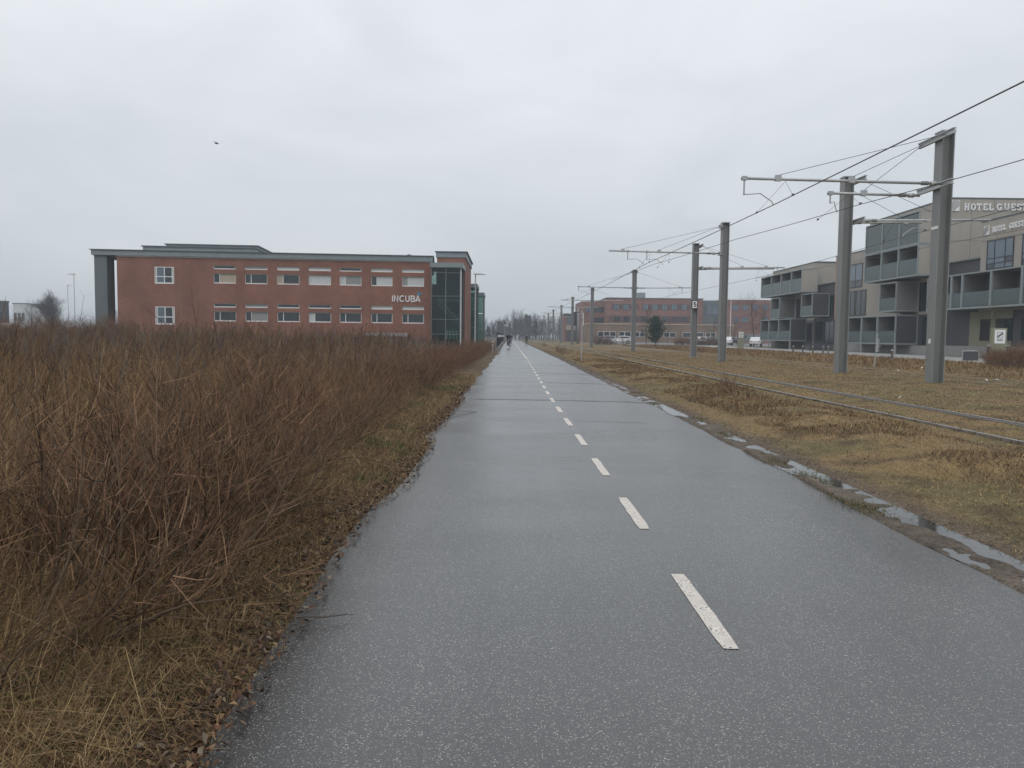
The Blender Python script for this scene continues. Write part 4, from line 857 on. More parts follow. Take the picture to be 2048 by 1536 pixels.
# signs
def logo(o, u, v, n_, s):
    o, u, v, n_ = (np.array(q, float) for q in (o, u, v, n_)); P = lambda a, b_, d: o + u * a * s + v * b_ * s + n_ * d
    mb = MB(); mb.prism([P(0, 0, 0), P(1, 0, 0), P(1, 1.15, 0), P(0, 1.15, 0)], n_ * .06); bd = mb.build('sign_box', M['sign_white'], hot)
    for k, (a0, b0, a1, b1) in enumerate([(.0, .62, .45, 1.12), (.0, .34, .75, 1.12), (.0, .06, .97, 1.02), (.3, .05, .97, .72)]):
        mb = MB(); d_ = np.array([b1 - b0, a0 - a1]); d_ /= np.linalg.norm(d_); d_ *= .055
        mb.prism([P(a0 - d_[0], b0 - d_[1], .062), P(a0 + d_[0], b0 + d_[1], .062), P(a1 + d_[0], b1 + d_[1], .062), P(a1 - d_[0], b1 - d_[1], .062)], n_ * (.006 + .002 * k)); mb.build('stripe', M['grey_wall'], bd)
yS = 62.42; o1 = on_y(1900, 421.5, yS); logo((o1[0], yS, o1[2] - .02), (1, 0, 0), (0, 0, 1), (0, -1, 0), .74)
for ch, pxa in zip('HOTELGUEST', (1928, 1941, 1952.5, 1965.5, 1977, 1993, 2008, 2021, 2032.5, 2043)):
    q = on_y(pxa, 420.0 + (pxa - 1928) * .006, yS); letter(ch, (q[0], yS, q[2]), (1, 0, 0), (0, 0, 1), (0, -1, 0), .50, .22, .07, M['sign_white'], hot, True)
xS = XW - .045; o2 = on_x(1968.5, 471.5, xS); logo((xS, o2[1], o2[2]), (0, -1, 0), (0, 0, 1), (-1, 0, 0), .60)
q0 = on_x(1986, 464.5, xS); yy_ = q0[1]
for k, ch in enumerate('HOTEL GUEST'):
    if ch != ' ': letter(ch, (xS, yy_ - k * .315, q0[2]), (0, -1, 0), (0, 0, 1), (-1, 0, 0), .36, .22, .06, M['sign_white'], hot, True)

# ================================================================== FAR BRICK BUILDINGS
YF = 200.0
far_b = thing('brick_hospital', 'three-storey red brick block with window bands far behind the car park', 'building', (44, YF, 0))
fx = lambda px, y_=YF: float(on_y(px, 640, y_)[0])
fz = lambda px, py, y_=YF: float(on_y(px, py, y_)[2])
zroof = fz(1300, 597.3)
B('wall', M['brick_far'], far_b, fx(1213), fx(1405), YF, YF + 25, -1, zroof); B('wall', M['brick_far'], far_b, fx(1163, 206), fx(1213), YF + 6, YF + 25, -1, zroof - .6)
B('wall', M['brick_far'], far_b, fx(1443), fx(1560), YF + .5, YF + 25, -1, zroof); B('link_wall', M['zinc_dk'], far_b, fx(1405), fx(1443), YF + 2, YF + 25, -1, zroof - .2)
B('coping', M['zinc_dk'], far_b, fx(1212), fx(1406), YF - .2, YF + 25, zroof + .003, zroof + .2); B('roof_plant', M['zinc'], far_b, fx(1283), fx(1298), YF + 6, YF + 12, zroof + .203, zroof + 1.9)
def fwin(px0, px1, py0, py1, y_, m='pane_lt', band=None, split=True):
    a, b_, z0, z1 = fx(px0, y_), fx(px1, y_), fz(px0, py1, y_), fz(px0, py0, y_)
    w = B('window', M['frame_dk'], far_b, a, b_, y_ - .06, y_ - .003, z0, z1); hw = (b_ - a)
    for k in range(2 if split else 1):
        n_ = 2 if split else 1; B('pane', M[m], w, a + .08 + k * hw / n_, a + hw * (k + 1) / n_ - .08, y_ - .085, y_ - .063, z0 + .08, z1 - .08)
band_m = mat('dark_band', (.10, .05, .048), .7, .15, .5)
for a, b_ in ((1222, 1278), (1284, 1382)): B('window_band', band_m, far_b, fx(a), fx(b_), YF - .03, YF - .002, fz(1300, 620), fz(1300, 608.5))
for a, b_ in ((1217, 1296), (1322, 1382)): B('window_band', band_m, far_b, fx(a), fx(b_), YF - .03, YF - .002, fz(1300, 644), fz(1300, 632))
for p0 in (1227, 1246, 1285, 1304, 1323, 1342, 1362): fwin(p0, p0 + 11, 608.5, 620.5, YF - .03)
for p0 in (1228, 1247, 1264, 1283, 1325, 1345, 1363): fwin(p0, p0 + 11, 633, 643.5, YF - .03, 'pane')
for p0 in (1465, 1484, 1504, 1524): fwin(p0, p0 + 12, 609, 621, YF + .5)
for p0 in (1466, 1484, 1524): fwin(p0, p0 + 12, 634, 645, YF + .5)
fwin(1411, 1436, 610, 630, YF + 2, 'pane_lt'); fwin(1170, 1182, 615, 624, YF + 6); fwin(1187, 1208, 614, 624, YF + 6, 'pane'); fwin(1188, 1208, 635, 645, YF + 6, 'pane')
YL = 182.0
low = thing('tan_wing', 'single-storey tan brick wing with white framed windows behind parked cars', 'building', (36, YL, 0))
zl = fz(1300, 649.5, YL)
B('wall', M['brick_tan'], low, fx(1176, YL), fx(1470, YL), YL, YL + 14, -1, zl); B('coping', M['blind_b'], low, fx(1175, YL), fx(1471, YL), YL - .15, YL + 14, zl + .003, zl + .22)
for p0, p1 in ((1196, 1232), (1238, 1262), (1270, 1290), (1328, 1352), (1366, 1382), (1392, 1408), (1412, 1432)):
    a, b_, z0, z1 = fx(p0, YL), fx(p1, YL), fz(1300, 674, YL), fz(1300, 664, YL)
    w = B('window', M['white'], low, a, b_, YL - .08, YL - .003, z0, z1)
    n_ = max(1, round((b_ - a) / 1.4)); hw = (b_ - a) / n_
    for k in range(n_): B('pane', M['pane'], w, a + .07 + k * hw, a + (k + 1) * hw - .07, YL - .1, YL - .083, z0 + .07, z1 - .07)
# low brick shed with pale panel at the stop
YS = 215.0
sh = thing('brick_pavilion', 'small dark brick pavilion with pale lower panel beyond the last tram poles', 'building', (17, YS, 0))
B('wall', M['brick_far'], sh, fx(1129, YS), fx(1134, YS), YS, YS + 8, -.5, fz(1140, 630, YS)); B('glazing', M['pane_lt'], sh, fx(1134, YS) + .003, fx(1147, YS), YS + .2, YS + 8, fz(1140, 650, YS), fz(1140, 631, YS))
B('pale_panel', M['blind_b'], sh, fx(1132.5, YS), fx(1148, YS), YS - .3, YS - .02, fz(1140, 660, YS), fz(1140, 650.5, YS)); B('base_wall', M['dark_wall'], sh, fx(1134, YS) + .003, fx(1160, YS), YS + .05, YS + 8, -.5, fz(1140, 660.5, YS)); B('roof', M['zinc_dk'], sh, fx(1128, YS), fx(1162, YS), YS - .5, YS + 8, fz(1140, 629.5, YS), fz(1140, 627.5, YS))
# ================================================================== OVERHEAD LINE
def wirethings():
    def wr(name, pts, r, label, sag=.0, group='contact wires'):
        P = []
        for a, b_ in zip(pts[:-1], pts[1:]):
            for k in range(6):
                t = k / 6; q = np.array(a) * (1 - t) + np.array(b_) * t; q[2] -= sag * 4 * t * (1 - t); P.append(q)
        P.append(np.array(pts[-1])); o = MB().tube(P, r, 6).build(name, M['wire']); tag(o, label, 'wire', group); return o
    z = 5.62
    stag = [(8.15, -6), (8.3, 24), (7.9, 43), (8.0, 75), (7.7, 103), (7.7, 128), (7.5, 161), (7.6, 189), (8.0, 220), (8.2, 252), (9, 300)]
    wr('contact_wire', [(x, y, z) for x, y in stag], .014, 'thick contact wire running over the near tram track', .02)
    c = [on_z(px, py, z) for px, py in ((2048, 318.7), (1719, 409), (1470, 479))]
    d0 = c[0] + (c[0] - c[1]) * 2.4
    wr('contact_wire', [d0, c[0], c[1], c[2], np.array([8.5, 44.2, 5.68]), np.array([8.0, 58, 5.8])], .011, 'contact wire veering right from the near track towards the far track', .02)
    c = [on_z(px, py, z) for px, py in ((2010.7, 421), (1843.6, 463.5), (1523.5, 553.3), (1394, 577), (1300, 597.4))]
    d0 = c[0] + (c[0] - c[1]) * 2.5; d1 = np.array([16.0, 103, z]); 
    wr('contact_wire', [d0, c[0], c[1], c[2], np.array([16.3, 75, z]), d1, np.array([15.8, 128, z]), np.array([16.2, 161, z]), np.array([16.6, 220, z]), np.array([17, 300, z])], .011, 'contact wire hung over the far tram track beyond the poles', .02)
    c = [on_z(px, py, z) for px, py in ((1969.5, 472.6), (1896.9, 486))]
    wr('contact_wire', [c[0] + (c[0] - c[1]) * 5, c[0], c[1], np.array([18.6, 44, z + .05]), np.array([17.6, 54, z + .1])], .009, 'thin outer contact wire crossing in front of the hotel end wall', .01)
wirethings()
def cat_pole(x, y, z0, arms, label, h=7.95, small=False):
    """H-section mast; arms: (side, dy, length, z, [wire x])"""
    t = thing('catenary_pole', label, 'pole', (x, y, z0), 'overhead line poles between the tram tracks')
    a, b_, th = .20, .21, .03                                         # flange half-gap, half-width
    mb = MB(); mb.box(x - a, x - a + th, y - b_, y + b_, z0 - .3, z0 + h); mb.box(x + a - th, x + a, y - b_, y + b_, z0 - .3, z0 + h); mb.box(x - a + th, x + a - th, y - .02 + .05, y + .02 + .05, z0 - .3, z0 + h - .002)
    mb.build('mast', M['steel'], t)
    B('base_plate', M['concrete'], t, x - .36, x + .36, y - .36, y + .36, z0 - .3, z0 - .02)
    B('cap', M['steel_lt'], t, x - a - .02, x + a + .02, y - b_ - .02, y + b_ + .02, z0 + h + .003, z0 + h + .04)
    zt = z0 + h - .18; done = set()
    for side, dy, L_, z, wxs, tie in arms:
        bx = x + side * (a + .08)
        if (side,) not in done:
            done.add((side,)); mx_ = max(abs(q[1]) for q in arms if q[0] == side) + .25
            for zz in (zt, z):
                if small: mb = MB(); mb.box(min(x + side * a, bx), max(x + side * a, bx), y - .12, y + .12, zz - .08, zz + .08)
                else:
                    mb = MB(); mb.box(bx - .05, bx + .05, y - mx_, y + mx_, zz + .055, zz + .09); mb.box(bx - .05, bx + .05, y - mx_, y + mx_, zz - .09, zz - .055); mb.box(bx - .012, bx + .012, y - mx_, y + mx_, zz - .055, zz + .055)
                    mb.box(min(x + side * a, bx - side * .05), max(x + side * a, bx - side * .05), y - .18, y + .18, zz - .07, zz + .07)
                mb.build('bracket', M['steel_lt'] if not small else M['steel'], t)
        yy = y + dy; x1 = bx + side * L_; zi = z + .03 * L_ * .5
        arm = MB().tube([(bx + side * .05, yy, z), (x1, yy, zi)], .045, 8).tube([(bx + side * .25, yy, z + .002), (bx + side * .42, yy, z + .005)], .075, 8).build('arm', M['steel_lt'], t, smooth=True)
        if not small:
            mb = MB()
            for k in range(4): mb.tube([(bx + side * (.50 + k * .06), yy, z + .008), (bx + side * (.53 + k * .06), yy, z + .008)], .068, 8)
            mb.build('insulator', M['steel'], arm)
        for q in tie:
            xe = bx + side * q; MB().tube([(bx, yy, zt), (xe, yy, z + .03 * q * .5 + .12)], .009, 5).build('tie_rod', M['wire'], t)
            MB().box(xe - .09, xe + .09, yy - .06, yy + .06, z + .03 * q * .5 - .06, z + .03 * q * .5 + .12).build('clamp', M['steel_lt'], arm)
        for wx in wxs:
            # drop post, curved steady arm and hanger wires down to the contact wire
            pd = wx - side * -.0 + (.95 if side < 0 else -.95) * (-1); pd = min(max(pd, min(bx, x1) + .1), max(bx, x1) - .1)
            zw = 5.63; za = z + .015 * abs(pd - bx)
            MB().tube([(pd, yy, za), (pd, yy, zw + .28)], .028, 6).box(pd - .08, pd + .08, yy - .06, yy + .06, za - .06, za + .06).build('drop_post', M['steel_lt'], t)
            sgn = 1 if wx > pd else -1
            MB().tube([(pd, yy, zw + .30), (pd + (wx - pd) * .55, yy + .02, zw + .34), (wx - sgn * .05, yy + .03, zw + .10), (wx, yy + .03, zw)], .016, 6).build('steady_arm', M['steel_lt'], t)
            for s2 in (-1, 1):
                MB().tube([(wx + .35 * side * -1, yy, z + .01), (wx, yy + s2 * 1.6, zw)], .006, 4).build('hanger', M['wire'], t)
                MB().box(wx - .018, wx + .018, yy + s2 * 1.6 - .05, yy + s2 * 1.6 + .05, zw - .02, zw + .04).build('wire_clip', M['wire'], t)
    return t
def pole_at(px, pyb, pyt): Y = 7.95 * F / (pyb - pyt); q = on_y(px, pyb, Y); return q[0], Y
x, y = pole_at(1868, 765, 272); za = float(on_y(1690, 369, y)[2]); p1 = cat_pole(x, y, .09, [(-1, -.55, 6.35, za - .05, [8.3], (2.9, 5.2)), (-1, .75, 3.1, za - .18, [float(on_z(1719, 409, 5.62)[0])], (1.9,))], 'nearest tall steel pole with two stacked arms over the near track, small white tag')
B('tag', M['sign_white'], p1, x - .214, x - .202, y - .06, y + .06, 1.35, 1.50); B('tag', M['sign_white'], p1, x - .214, x - .202, y - .19, y + .19, 5.0, 5.09)
x, y = pole_at(1680, 745, 360); za = float(on_y(1830, 447, y)[2]); cat_pole(x, y, .08, [(1, -.6, 5.3, za, [float(on_z(1843, 463.5, 5.62)[0])], (3.4,)), (1, .8, 3.3, za + .12, [], (2.6,))], 'tall steel pole with two arms reaching right towards the hotel')
x, y = pole_at(1443, 723, 449); za = float(on_y(1330, 506, y)[2]); cat_pole(x, y, .10, [(-1, 0, 6.4, za, [7.9, 9.0], (3.5, 5.6))], 'tall steel pole with one long left arm carrying a looped wire')
x4, y4 = pole_at(1386, 713, 490); za = float(on_y(1470, 538, y4)[2]); p4 = cat_pole(x4, y4, .13, [(1, -.5, 5.9, za, [float(on_y(1523, 553, y4)[0])], (2.9, 4.6)), (1, .7, 5.6, za + .02, [], ())], 'tall steel pole with right-hand arms, carrying the number plate')
x, y = pole_at(1266, 703, 542); za = float(on_y(1270, 576, y)[2]); cat_pole(x, y, .07, [(-1, 0, 5.3, za, [8.0], (4.2,)), (1, 0, 5.3, za, [16.3], (4.2,))], 'steel pole with arms to both sides standing beside the dark pine bush')
far_l = 'distant steel pole with arms to both sides beyond the dark pine bush'
for k, (px, pb, pt) in enumerate([(1183, 693, 576), (1144, 689.5, 595), (1122, 686, 611), (1106, 683, 619), (1096, 680.8, 625), (1087.5, 679.5, 629)]):
    x, y = pole_at(px, pb, pt); cat_pole(x, y, .1, [(-1, 0, 4.0, 6.35, [], (3.2,)), (1, 0, 4.0, 6.35, [], (3.2,))], far_l, small=True)
# number plate on the fourth pole
s5 = thing('number_sign', 'small white square plate with a black number 5 on the pole', 'sign', (x4, y4 - .25, 4.0))
q = on_y(1389.5, 609, y4 - .27); hx, hz = .22, .31; yq = y4 - .27
MB().box(q[0] - hx, q[0] + hx, yq, yq + .05, q[2] - hz, q[2] + hz).build('border', M['black'], s5); B('plate', M['sign_white'], s5, q[0] - hx + .06, q[0] + hx - .06, yq - .01, yq - .002, q[2] - hz + .06, q[2] + hz - .06)
letter('5', (q[0] - .10, yq - .012, q[2] - .15), (1, 0, 0), (0, 0, 1), (0, -1, 0), .30, .2, .01, M['black'], s5)
MB().box(q[0] - .02, q[0] + .02, yq + .053, y4 - .0, q[2] - .25, q[2] + .25).build('fixing', M['steel'], s5)

# ================================================================== SIGNS, POSTS, LAMPS
q = on_z(1162.5, 720, .08); t = thing('track_sign', 'thin pale pole with a narrow plate seen edge-on beside the path', 'sign', tuple(q))
MB().tube([(q[0], q[1], -.2), (q[0] + .02, q[1], 3.0)], .032, 8).build('post', M['steel_lt'], t); B('plate', M['sign_white'], t, q[0] + .055, q[0] + .075, q[1] - .25, q[1] + .25, 2.1, 2.85); B('clamp', M['steel'], t, q[0] - .04, q[0] + .053, q[1] - .05, q[1] + .05, 2.4, 2.5)
q = on_z(1748, 732, .15); t = thing('leaning_sign', 'leaning grey sign post with plates seen edge-on below the hotel', 'sign', tuple(q))
MB().tube([(q[0], q[1], -.1), (q[0] + .12, q[1], 1.78)], .03, 8).build('post', M['steel_lt'], t)
MB().box(q[0] - .05, q[0] + .07, q[1] - .22, q[1] - .20, .85, 1.5).build('plate', M['steel_lt'], t, bevel=.008); MB().box(q[0] + .14, q[0] + .30, q[1] + .12, q[1] + .14, .85, 1.5).build('plate', M['zinc'], t, bevel=.008)
MB().box(q[0] + .02, q[0] + .2, q[1] - .197, q[1] + .117, 1.1, 1.16).build('bracket', M['steel'], t)
def pillar(px, y_, label, w, h, base=.2):
    q = on_y(px, 690, y_); x = q[0]; t = thing('sign_pillar', label, 'sign', (x, y_, base), 'olive hotel sign pillars')
    B('pillar', M['olive'], t, x - w / 2, x + w / 2, y_ - .12, y_ + .12, base - .2, base + h, bevel=.01); pl = B('plate', M['sign_white'], t, x - w * .36, x + w * .36, y_ - .145, y_ - .123, base + h - w * 1.05, base + h - w * .12)
    zc = base + h - w * .48; s = w * .2
    fr = MB()
    for a, b_, c_, d_ in ((-s, s, s - .02, s), (-s, s, -s, -s + .02), (-s, -s + .02, -s + .02, s - .02), (s - .02, s, -s + .02, s - .02)): fr.box(x + a, x + b_, y_ - .152, y_ - .147, zc + c_, zc + d_)
    fr.build('emblem', M['frame_dk'], pl)
    for k in range(3):
        o = -.5 + k * .5; MB().prism([(x - s * .8, y_ - .150, zc + s * (-.7 + o * .4)), (x - s * .8, y_ - .150, zc + s * (-.5 + o * .4)), (x + s * .8, y_ - .150, zc + s * (.7 + o * .4)), (x + s * .8, y_ - .150, zc + s * (.5 + o * .4))], (0, -.006 - .001 * k, 0)).build('stripe', M['frame_dk'], pl)
    for k in range(2): B('text_line', M['frame_dk'], pl, x - w * .2, x + w * .2, y_ - .150, y_ - .147, zc - s - .10 - k * .07, zc - s - .07 - k * .07)
pillar(1996, 43.5, 'olive pillar with white emblem plate beside the brown thicket', .84, 2.0, .2)
pillar(1481, 92, 'olive pillar with white plate at the far end of the hotel near parked cars', .74, 2.1, .23)
def lamp(x, y_, z0, h, side, label, grp=None, head=1.05):
    t = thing('street_lamp', label, 'lamp', (x, y_, z0), grp)
    MB().tube([(x, y_, z0 - .2), (x, y_, z0 + 1.2), (x, y_, z0 + 1.22), (x, y_, z0 + h)], [.085, .08, .06, .045], 10).build('post', M['steel'], t, smooth=True); B('door', M['steel_lt'], t, x - .04, x + .04, y_ - .092, y_ - .082, z0 + .5, z0 + .85)
    mb = MB(); s = side; pr = [(-.18, .0), (-.20, .14), (.15, .17), (head * .8, .05), (head * .86, .0)]
    mb.prism([(x + s * a, y_ - .16, z0 + h + c_) for a, c_ in pr], (0, .32, 0)); hd = mb.build('lamp_head', M['lamp'], t, bevel=.015); B('lens', M['blind'], hd, x + min(s * .02, s * head * .6), x + max(s * .02, s * head * .6), y_ - .12, y_ + .12, z0 + h - .02, z0 + h - .003)
q = on_y(950, 690, 64); lamp(q[0], 64, .1, float(on_y(950, 549, 64)[2]) - .1, 1, 'grey path lamp with white head standing before the brick block corner')
q = on_y(1009.5, 680, 175); lamp(q[0], 175, 0, float(on_y(1009.5, 651, 175)[2]), 1, 'distant path lamp behind the dark railing', None, 1.0)
for px, pt, Y, lab in ((150, 549, 120, 'taller of two thin lamp posts beyond the field'), (137, 571, 150, 'shorter of two thin lamp posts beyond the field')):
    q = on_y(px, 640, Y); lamp(q[0], Y, .4, float(on_y(px, pt, Y)[2]) - .4, -1 if px == 150 else 1, lab, None, 1.2)
q = on_y(1460.5, 660, 160); t = thing('flag_pole', 'tall thin white flag pole before the far brick block', 'pole', (q[0], 160, .2)); MB().tube([(q[0], 160, -.2), (q[0], 160, float(on_y(1462, 597, 160)[2]))], [.09, .05], 8).build('mast', M['sign_white'], t); MB().lathe([(.001, 0), (.09, .05), (.09, .1), (.001, .16)], (q[0], 160, float(on_y(1462, 597, 160)[2])), 8).build('finial', M['sign_white'], t)
# railing along the path edge, past the shrubs
t = thing('railing', 'dark upright-bar railing on a low kerb along the left of the path', 'railing', (-1.5, 78, 0))
yy = np.arange(77, 190, 2.4); fxp = lambda q: -1.30 + float(path_shift(q)) - .003 * (q - 77)
mb = MB()
for a, b_ in zip(yy[:-1], yy[1:]): mb.prism([(fxp(a) - .2, a, -.1), (fxp(b_) - .2, b_, -.1), (fxp(b_) + .1, b_, -.1), (fxp(a) + .1, a, -.1)], (0, 0, .38))
mb.build('kerb', M['concrete'], t)
for a, b_ in zip(yy[:-1], yy[1:]):
    mb = MB()
    for z in (.38, 1.58): mb.tube([(fxp(a), a, z), (fxp(b_), b_, z)], .025, 4)
    pnl = mb.build('rail_bar', M['fence'], t)
    mb = MB()
    for k in range(1, 12):
        q = a + (b_ - a) * k / 12; x = fxp(q); mb.box(x - .014, x + .014, q - .014, q + .014, .40, 1.57)
    mb.build('upright_bars', M['fence'], pnl)
for k, a in enumerate(yy):
    p = B('post', M['fence'], t, fxp(a) - .05, fxp(a) + .05, a - .05, a + .05, .283, 1.78)
    if k: MB().prism([(fxp(a) - .10, a - .056, 1.32), (fxp(a) + .2, a - .056, 1.32), (fxp(a) - .06, a - .056, 1.76)], (0, -.02, 0)).build('reflector', M['sign_white'], p)
q = on_z(985.5, 704, 0); t = thing('marker_post', 'short white and red marker post where the railing begins', 'post', (q[0], q[1], 0))
MB().tube([(q[0], q[1], -.1), (q[0], q[1], 1.0)], .05, 8).build('post', M['steel_lt'], t)
for k, m_ in enumerate(('sign_white', 'red', 'sign_white')): MB().tube([(q[0], q[1], .55 + k * .14), (q[0], q[1], .68 + k * .14)], .056, 8).build('band', M[m_], t)
# signal mast at the stop
q = on_y(1155.5, 684, 150); t = thing('signal_mast', 'thick grey mast with a tall dark signal board beyond the tram track', 'signal', (q[0], 150, .1)); x = q[0]
MB().tube([(x, 150, -.2), (x, 150, 5.9), (x, 150, 6.0), (x, 150, 7.1)], [.28, .24, .16, .12], 10).build('mast', M['steel'], t, smooth=True); B('board', M['fence'], t, x - .95, x - .3, 149.9, 150.02, 3.6, 6.2); B('hood', M['black'], t, x - 1.0, x + .35, 149.8, 150.1, 6.203, 6.32)
for z in (4.0, 4.7, 5.4): MB().tube([(x - .62, 149.88, z), (x - .62, 149.74, z)], .13, 8).build('lens_hood', M['black'], t)
# bollards, hoop and planter below the hotel
for px in (1587, 1606, 1626, 1647, 1657, 1785):
    q = on_y(px, 690, 66 if px < 1700 else 47); yq = q[1]; t = thing('bollard', 'short pale bollard on the pavement below the hotel balconies', 'bollard', (q[0], yq, .235), 'bollards along the hotel pavement'); h = .62
    MB().lathe([(.07, 0), (.07, h - .08), (.085, h - .075), (.085, h - .02), (.05, h)], (q[0], yq, .235), 10).build('shaft', M['steel_lt'], t, smooth=True); MB().lathe([(.11, 0), (.11, .025)], (q[0], yq, .236), 10).build('foot', M['steel'], t)
for px in (1976, 2014):
    q = on_y(px, 720, 42.2); t = thing('bollard', 'grey bollard beside the olive sign pillar', 'bollard', (q[0], 42.2, .235), 'bollards at the sign pillar'); h = 1.0
    MB().lathe([(.09, 0), (.09, h - .1), (.11, h - .095), (.11, h - .03), (.06, h)], (q[0], 42.2, .235), 10).build('shaft', M['steel'], t, smooth=True); MB().lathe([(.14, 0), (.14, .025)], (q[0], 42.2, .236), 10).build('foot', M['steel'], t)
a, b_ = on_y(1925, 715, 46), on_y(1957, 715, 46); t = thing('hoop_barrier', 'pale metal hoop barrier with dark mesh on the pavement under the pole', 'barrier', (a[0], 46, .235))
MB().tube([(a[0], 46, .2), (a[0], 46, .78), (a[0] + .06, 46, .84), (b_[0] - .06, 46, .84), (b_[0], 46, .78), (b_[0], 46, .2)], .025, 8).build('hoop', M['steel_lt'], t); B('mesh_panel', M['dark_wall'], t, a[0] + .03, b_[0] - .03, 45.99, 46.01, .26, .80)
a, b_ = on_y(1618, 690, 78), on_y(1662, 690, 78); t = thing('planter', 'long dark planter box on the pavement before the ground-floor balconies', 'planter', (a[0], 78, .235))
MB().box(a[0], b_[0], 78, 78.6, .30, .95).build('trough', M['dark_wall'], t, bevel=.015)
for k in range(4): xx = a[0] + .2 + (b_[0] - a[0] - .4) * k / 3; B('leg', M['steel_lt'], t, xx - .04, xx + .04, 78.1, 78.2, .23, .298)
# litter on the grass
lab_l = 'scrap of white paper litter lying on the grass by the tram poles'
for px, py in ((1801, 795), (1796, 741), (1844, 738), (1945, 737), (1995, 760), (1973, 761)):
    q = on_z(px, py, .13); z = float(gz(q[0], q[1])) + .05; mb = MB(); n_ = 7; r_ = .045
    vs = [(q[0] + r_ * math.cos(k * .9) * random.uniform(.6, 1.5), q[1] + r_ * math.sin(k * .9) * random.uniform(.6, 1.6), z + random.uniform(-.02, .05)) for k in range(n_)] + [(q[0], q[1], z + .04)]
    mb.add(vs, [(k, (k + 1) % n_, n_) for k in range(n_)]); tag(mb.build('paper_scrap', M['litter']), lab_l, 'litter', 'paper scraps on the grass')
# twig fallen on the asphalt
p0, p1_ = on_z(588, 1236, .015), on_z(706, 1231, .015); t = np.linspace(0, 1, 8)
P = p0 * (1 - t[:, None]) + p1_ * t[:, None]; P[:, 2] = .018; P[:, 1] += .012 * np.sin(t * 9)
mb = MB().tube(list(P), [.006, .006, .005, .005, .004, .004, .003, .002], 5).tube([P[4], P[4] + np.array([.05, .05, .01])], [.003, .001], 4).tube([P[2], P[2] + np.array([.03, -.05, .004])], [.003, .001], 4)
tag(mb.build('fallen_twig', M['bark']), 'thin dark twig lying on the asphalt at the left edge', 'twig')
# ================================================================== TREES
def bare_tree_proto(seed, h, spread=.35, lv=(9, 6, 5), c0=(.075, .065, .055), trunk_frac=.35, r=.02, upk=.3):
    global rng
    rng = np.random.default_rng(seed); c0 = np.array(c0)
    T0 = grow(np.zeros((1, 3)) - np.array([[0, 0, .2]]), np.array([[0, 0, 1.]]), np.array([h]), 9, .12, .1, .03)
    trunk = tubes(T0, (r * h * (1 - .9 * np.linspace(0, 1, 9)))[None], c0[None] * .9, 6)
    b1, d1, tt = sprouts(T0, lv[0], trunk_frac, .97, .75, .35); n = len(b1)
    L1 = h * spread * rng.uniform(.7, 1.25, n) * (1.15 - .65 * tt); P1 = grow(b1, d1, L1, 6, .5, upk, .08)
    parts = [tubes(P1, (r * h * .35 * (1.1 - .6 * tt))[:, None] * (1 - .7 * np.linspace(0, 1, 6))[None], c0 * rng.uniform(.7, 1.3, (n, 1)), 4)]
    b2, d2, t2 = sprouts(P1, lv[1], .2, 1, .5, .25); n2 = len(b2); P2 = grow(b2, d2, h * spread * .42 * rng.uniform(.6, 1.2, n2), 4, .5, upk, .08)
    parts.append(tubes(P2, np.full((n2, 1), r * h * .09) * (1 - .6 * np.linspace(0, 1, 4))[None], c0 * 1.1 * rng.uniform(.7, 1.3, (n2, 1)), 3))
    if lv[2]:
        b3, d3, _ = sprouts(P2, lv[2], .15, 1, .5, .2); n3 = len(b3); P3 = grow(b3, d3, h * spread * .22 * rng.uniform(.5, 1.2, n3), 3, .4, upk, .08)
        parts.append(tubes(P3, np.full((n3, 1), r * h * .045) * np.array([[1, .8, .4]]), c0 * 1.25 * rng.uniform(.7, 1.3, (n3, 1)), 3))
    return trunk, merge(parts)
def conifer_proto(seed, h, w, dens=2600, c0=(.022, .036, .02), pine=False):
    global rng
    rng = np.random.default_rng(seed); c0 = np.array(c0)
    T0 = grow(np.zeros((1, 3)) - np.array([[0, 0, .15]]), np.array([[0, 0, 1.]]), np.array([h * .95]), 7, .05, .1, .01)
    trunk = tubes(T0, (.018 * h * (1 - .9 * np.linspace(0, 1, 7)))[None], np.array([[.05, .04, .03]]), 6)
    nb = 90; t = rng.random(nb) ** .8; zz = h * (.06 + .9 * t)
    rad = w * .5 * ((1.02 - t) ** .95 * 1.15 if not pine else np.minimum(1, .55 + 1.6 * t) * (1 - t ** 1.7) ** .8) * rng.uniform(.35, 1.4, nb)
    a = rng.uniform(0, 6.28, nb); d = np.stack([np.cos(a), np.sin(a), np.full(nb, .35 if not pine else .6)], -1)
    P = grow(np.stack([0 * zz, 0 * zz, zz], -1), d, rad * 1.05 + .05, 5, .2, .35, .04)
    parts = [tubes(P, np.full((nb, 1), .004 * h) * np.array([[1, .8, .6, .4, .3]]), np.tile([[.05, .04, .03]], (nb, 1)), 3)]
    per = dens // nb; b, dd, tt = sprouts(P, per, .12, 1.0, .7, .35); n = len(b); b = b + rng.normal(0, .035 * w, b.shape)
    ln = rng.uniform(.035, .075, n) * h ** .8; fa = unit(np.cross(dd, rng.normal(0, 1, (n, 3)))) * (ln * .28)[:, None]
    V = np.stack([b - fa, b + fa, b + dd * ln[:, None] + fa * .6, b + dd * ln[:, None] - fa * .6], 1).reshape(-1, 3); o_ = np.arange(n)[:, None] * 4
    T = np.concatenate([o_ + np.array([0, 1, 2]), o_ + np.array([0, 2, 3])])
    parts.append((V, T, np.repeat(c0 * rng.uniform(.45, 1.7, (n, 1)), 4, 0)))
    return trunk, merge(parts)
def make_tree(name, label, cat, group, tr, cr, m='twig'):
    t = thing(name, label, cat, (0, 0, 0), group); np_mesh('trunk', *tr[:2], M['twig'], t, col=tr[2], local=True); np_mesh('crown', *cr[:2], M[m], t, col=cr[2], local=True); return t
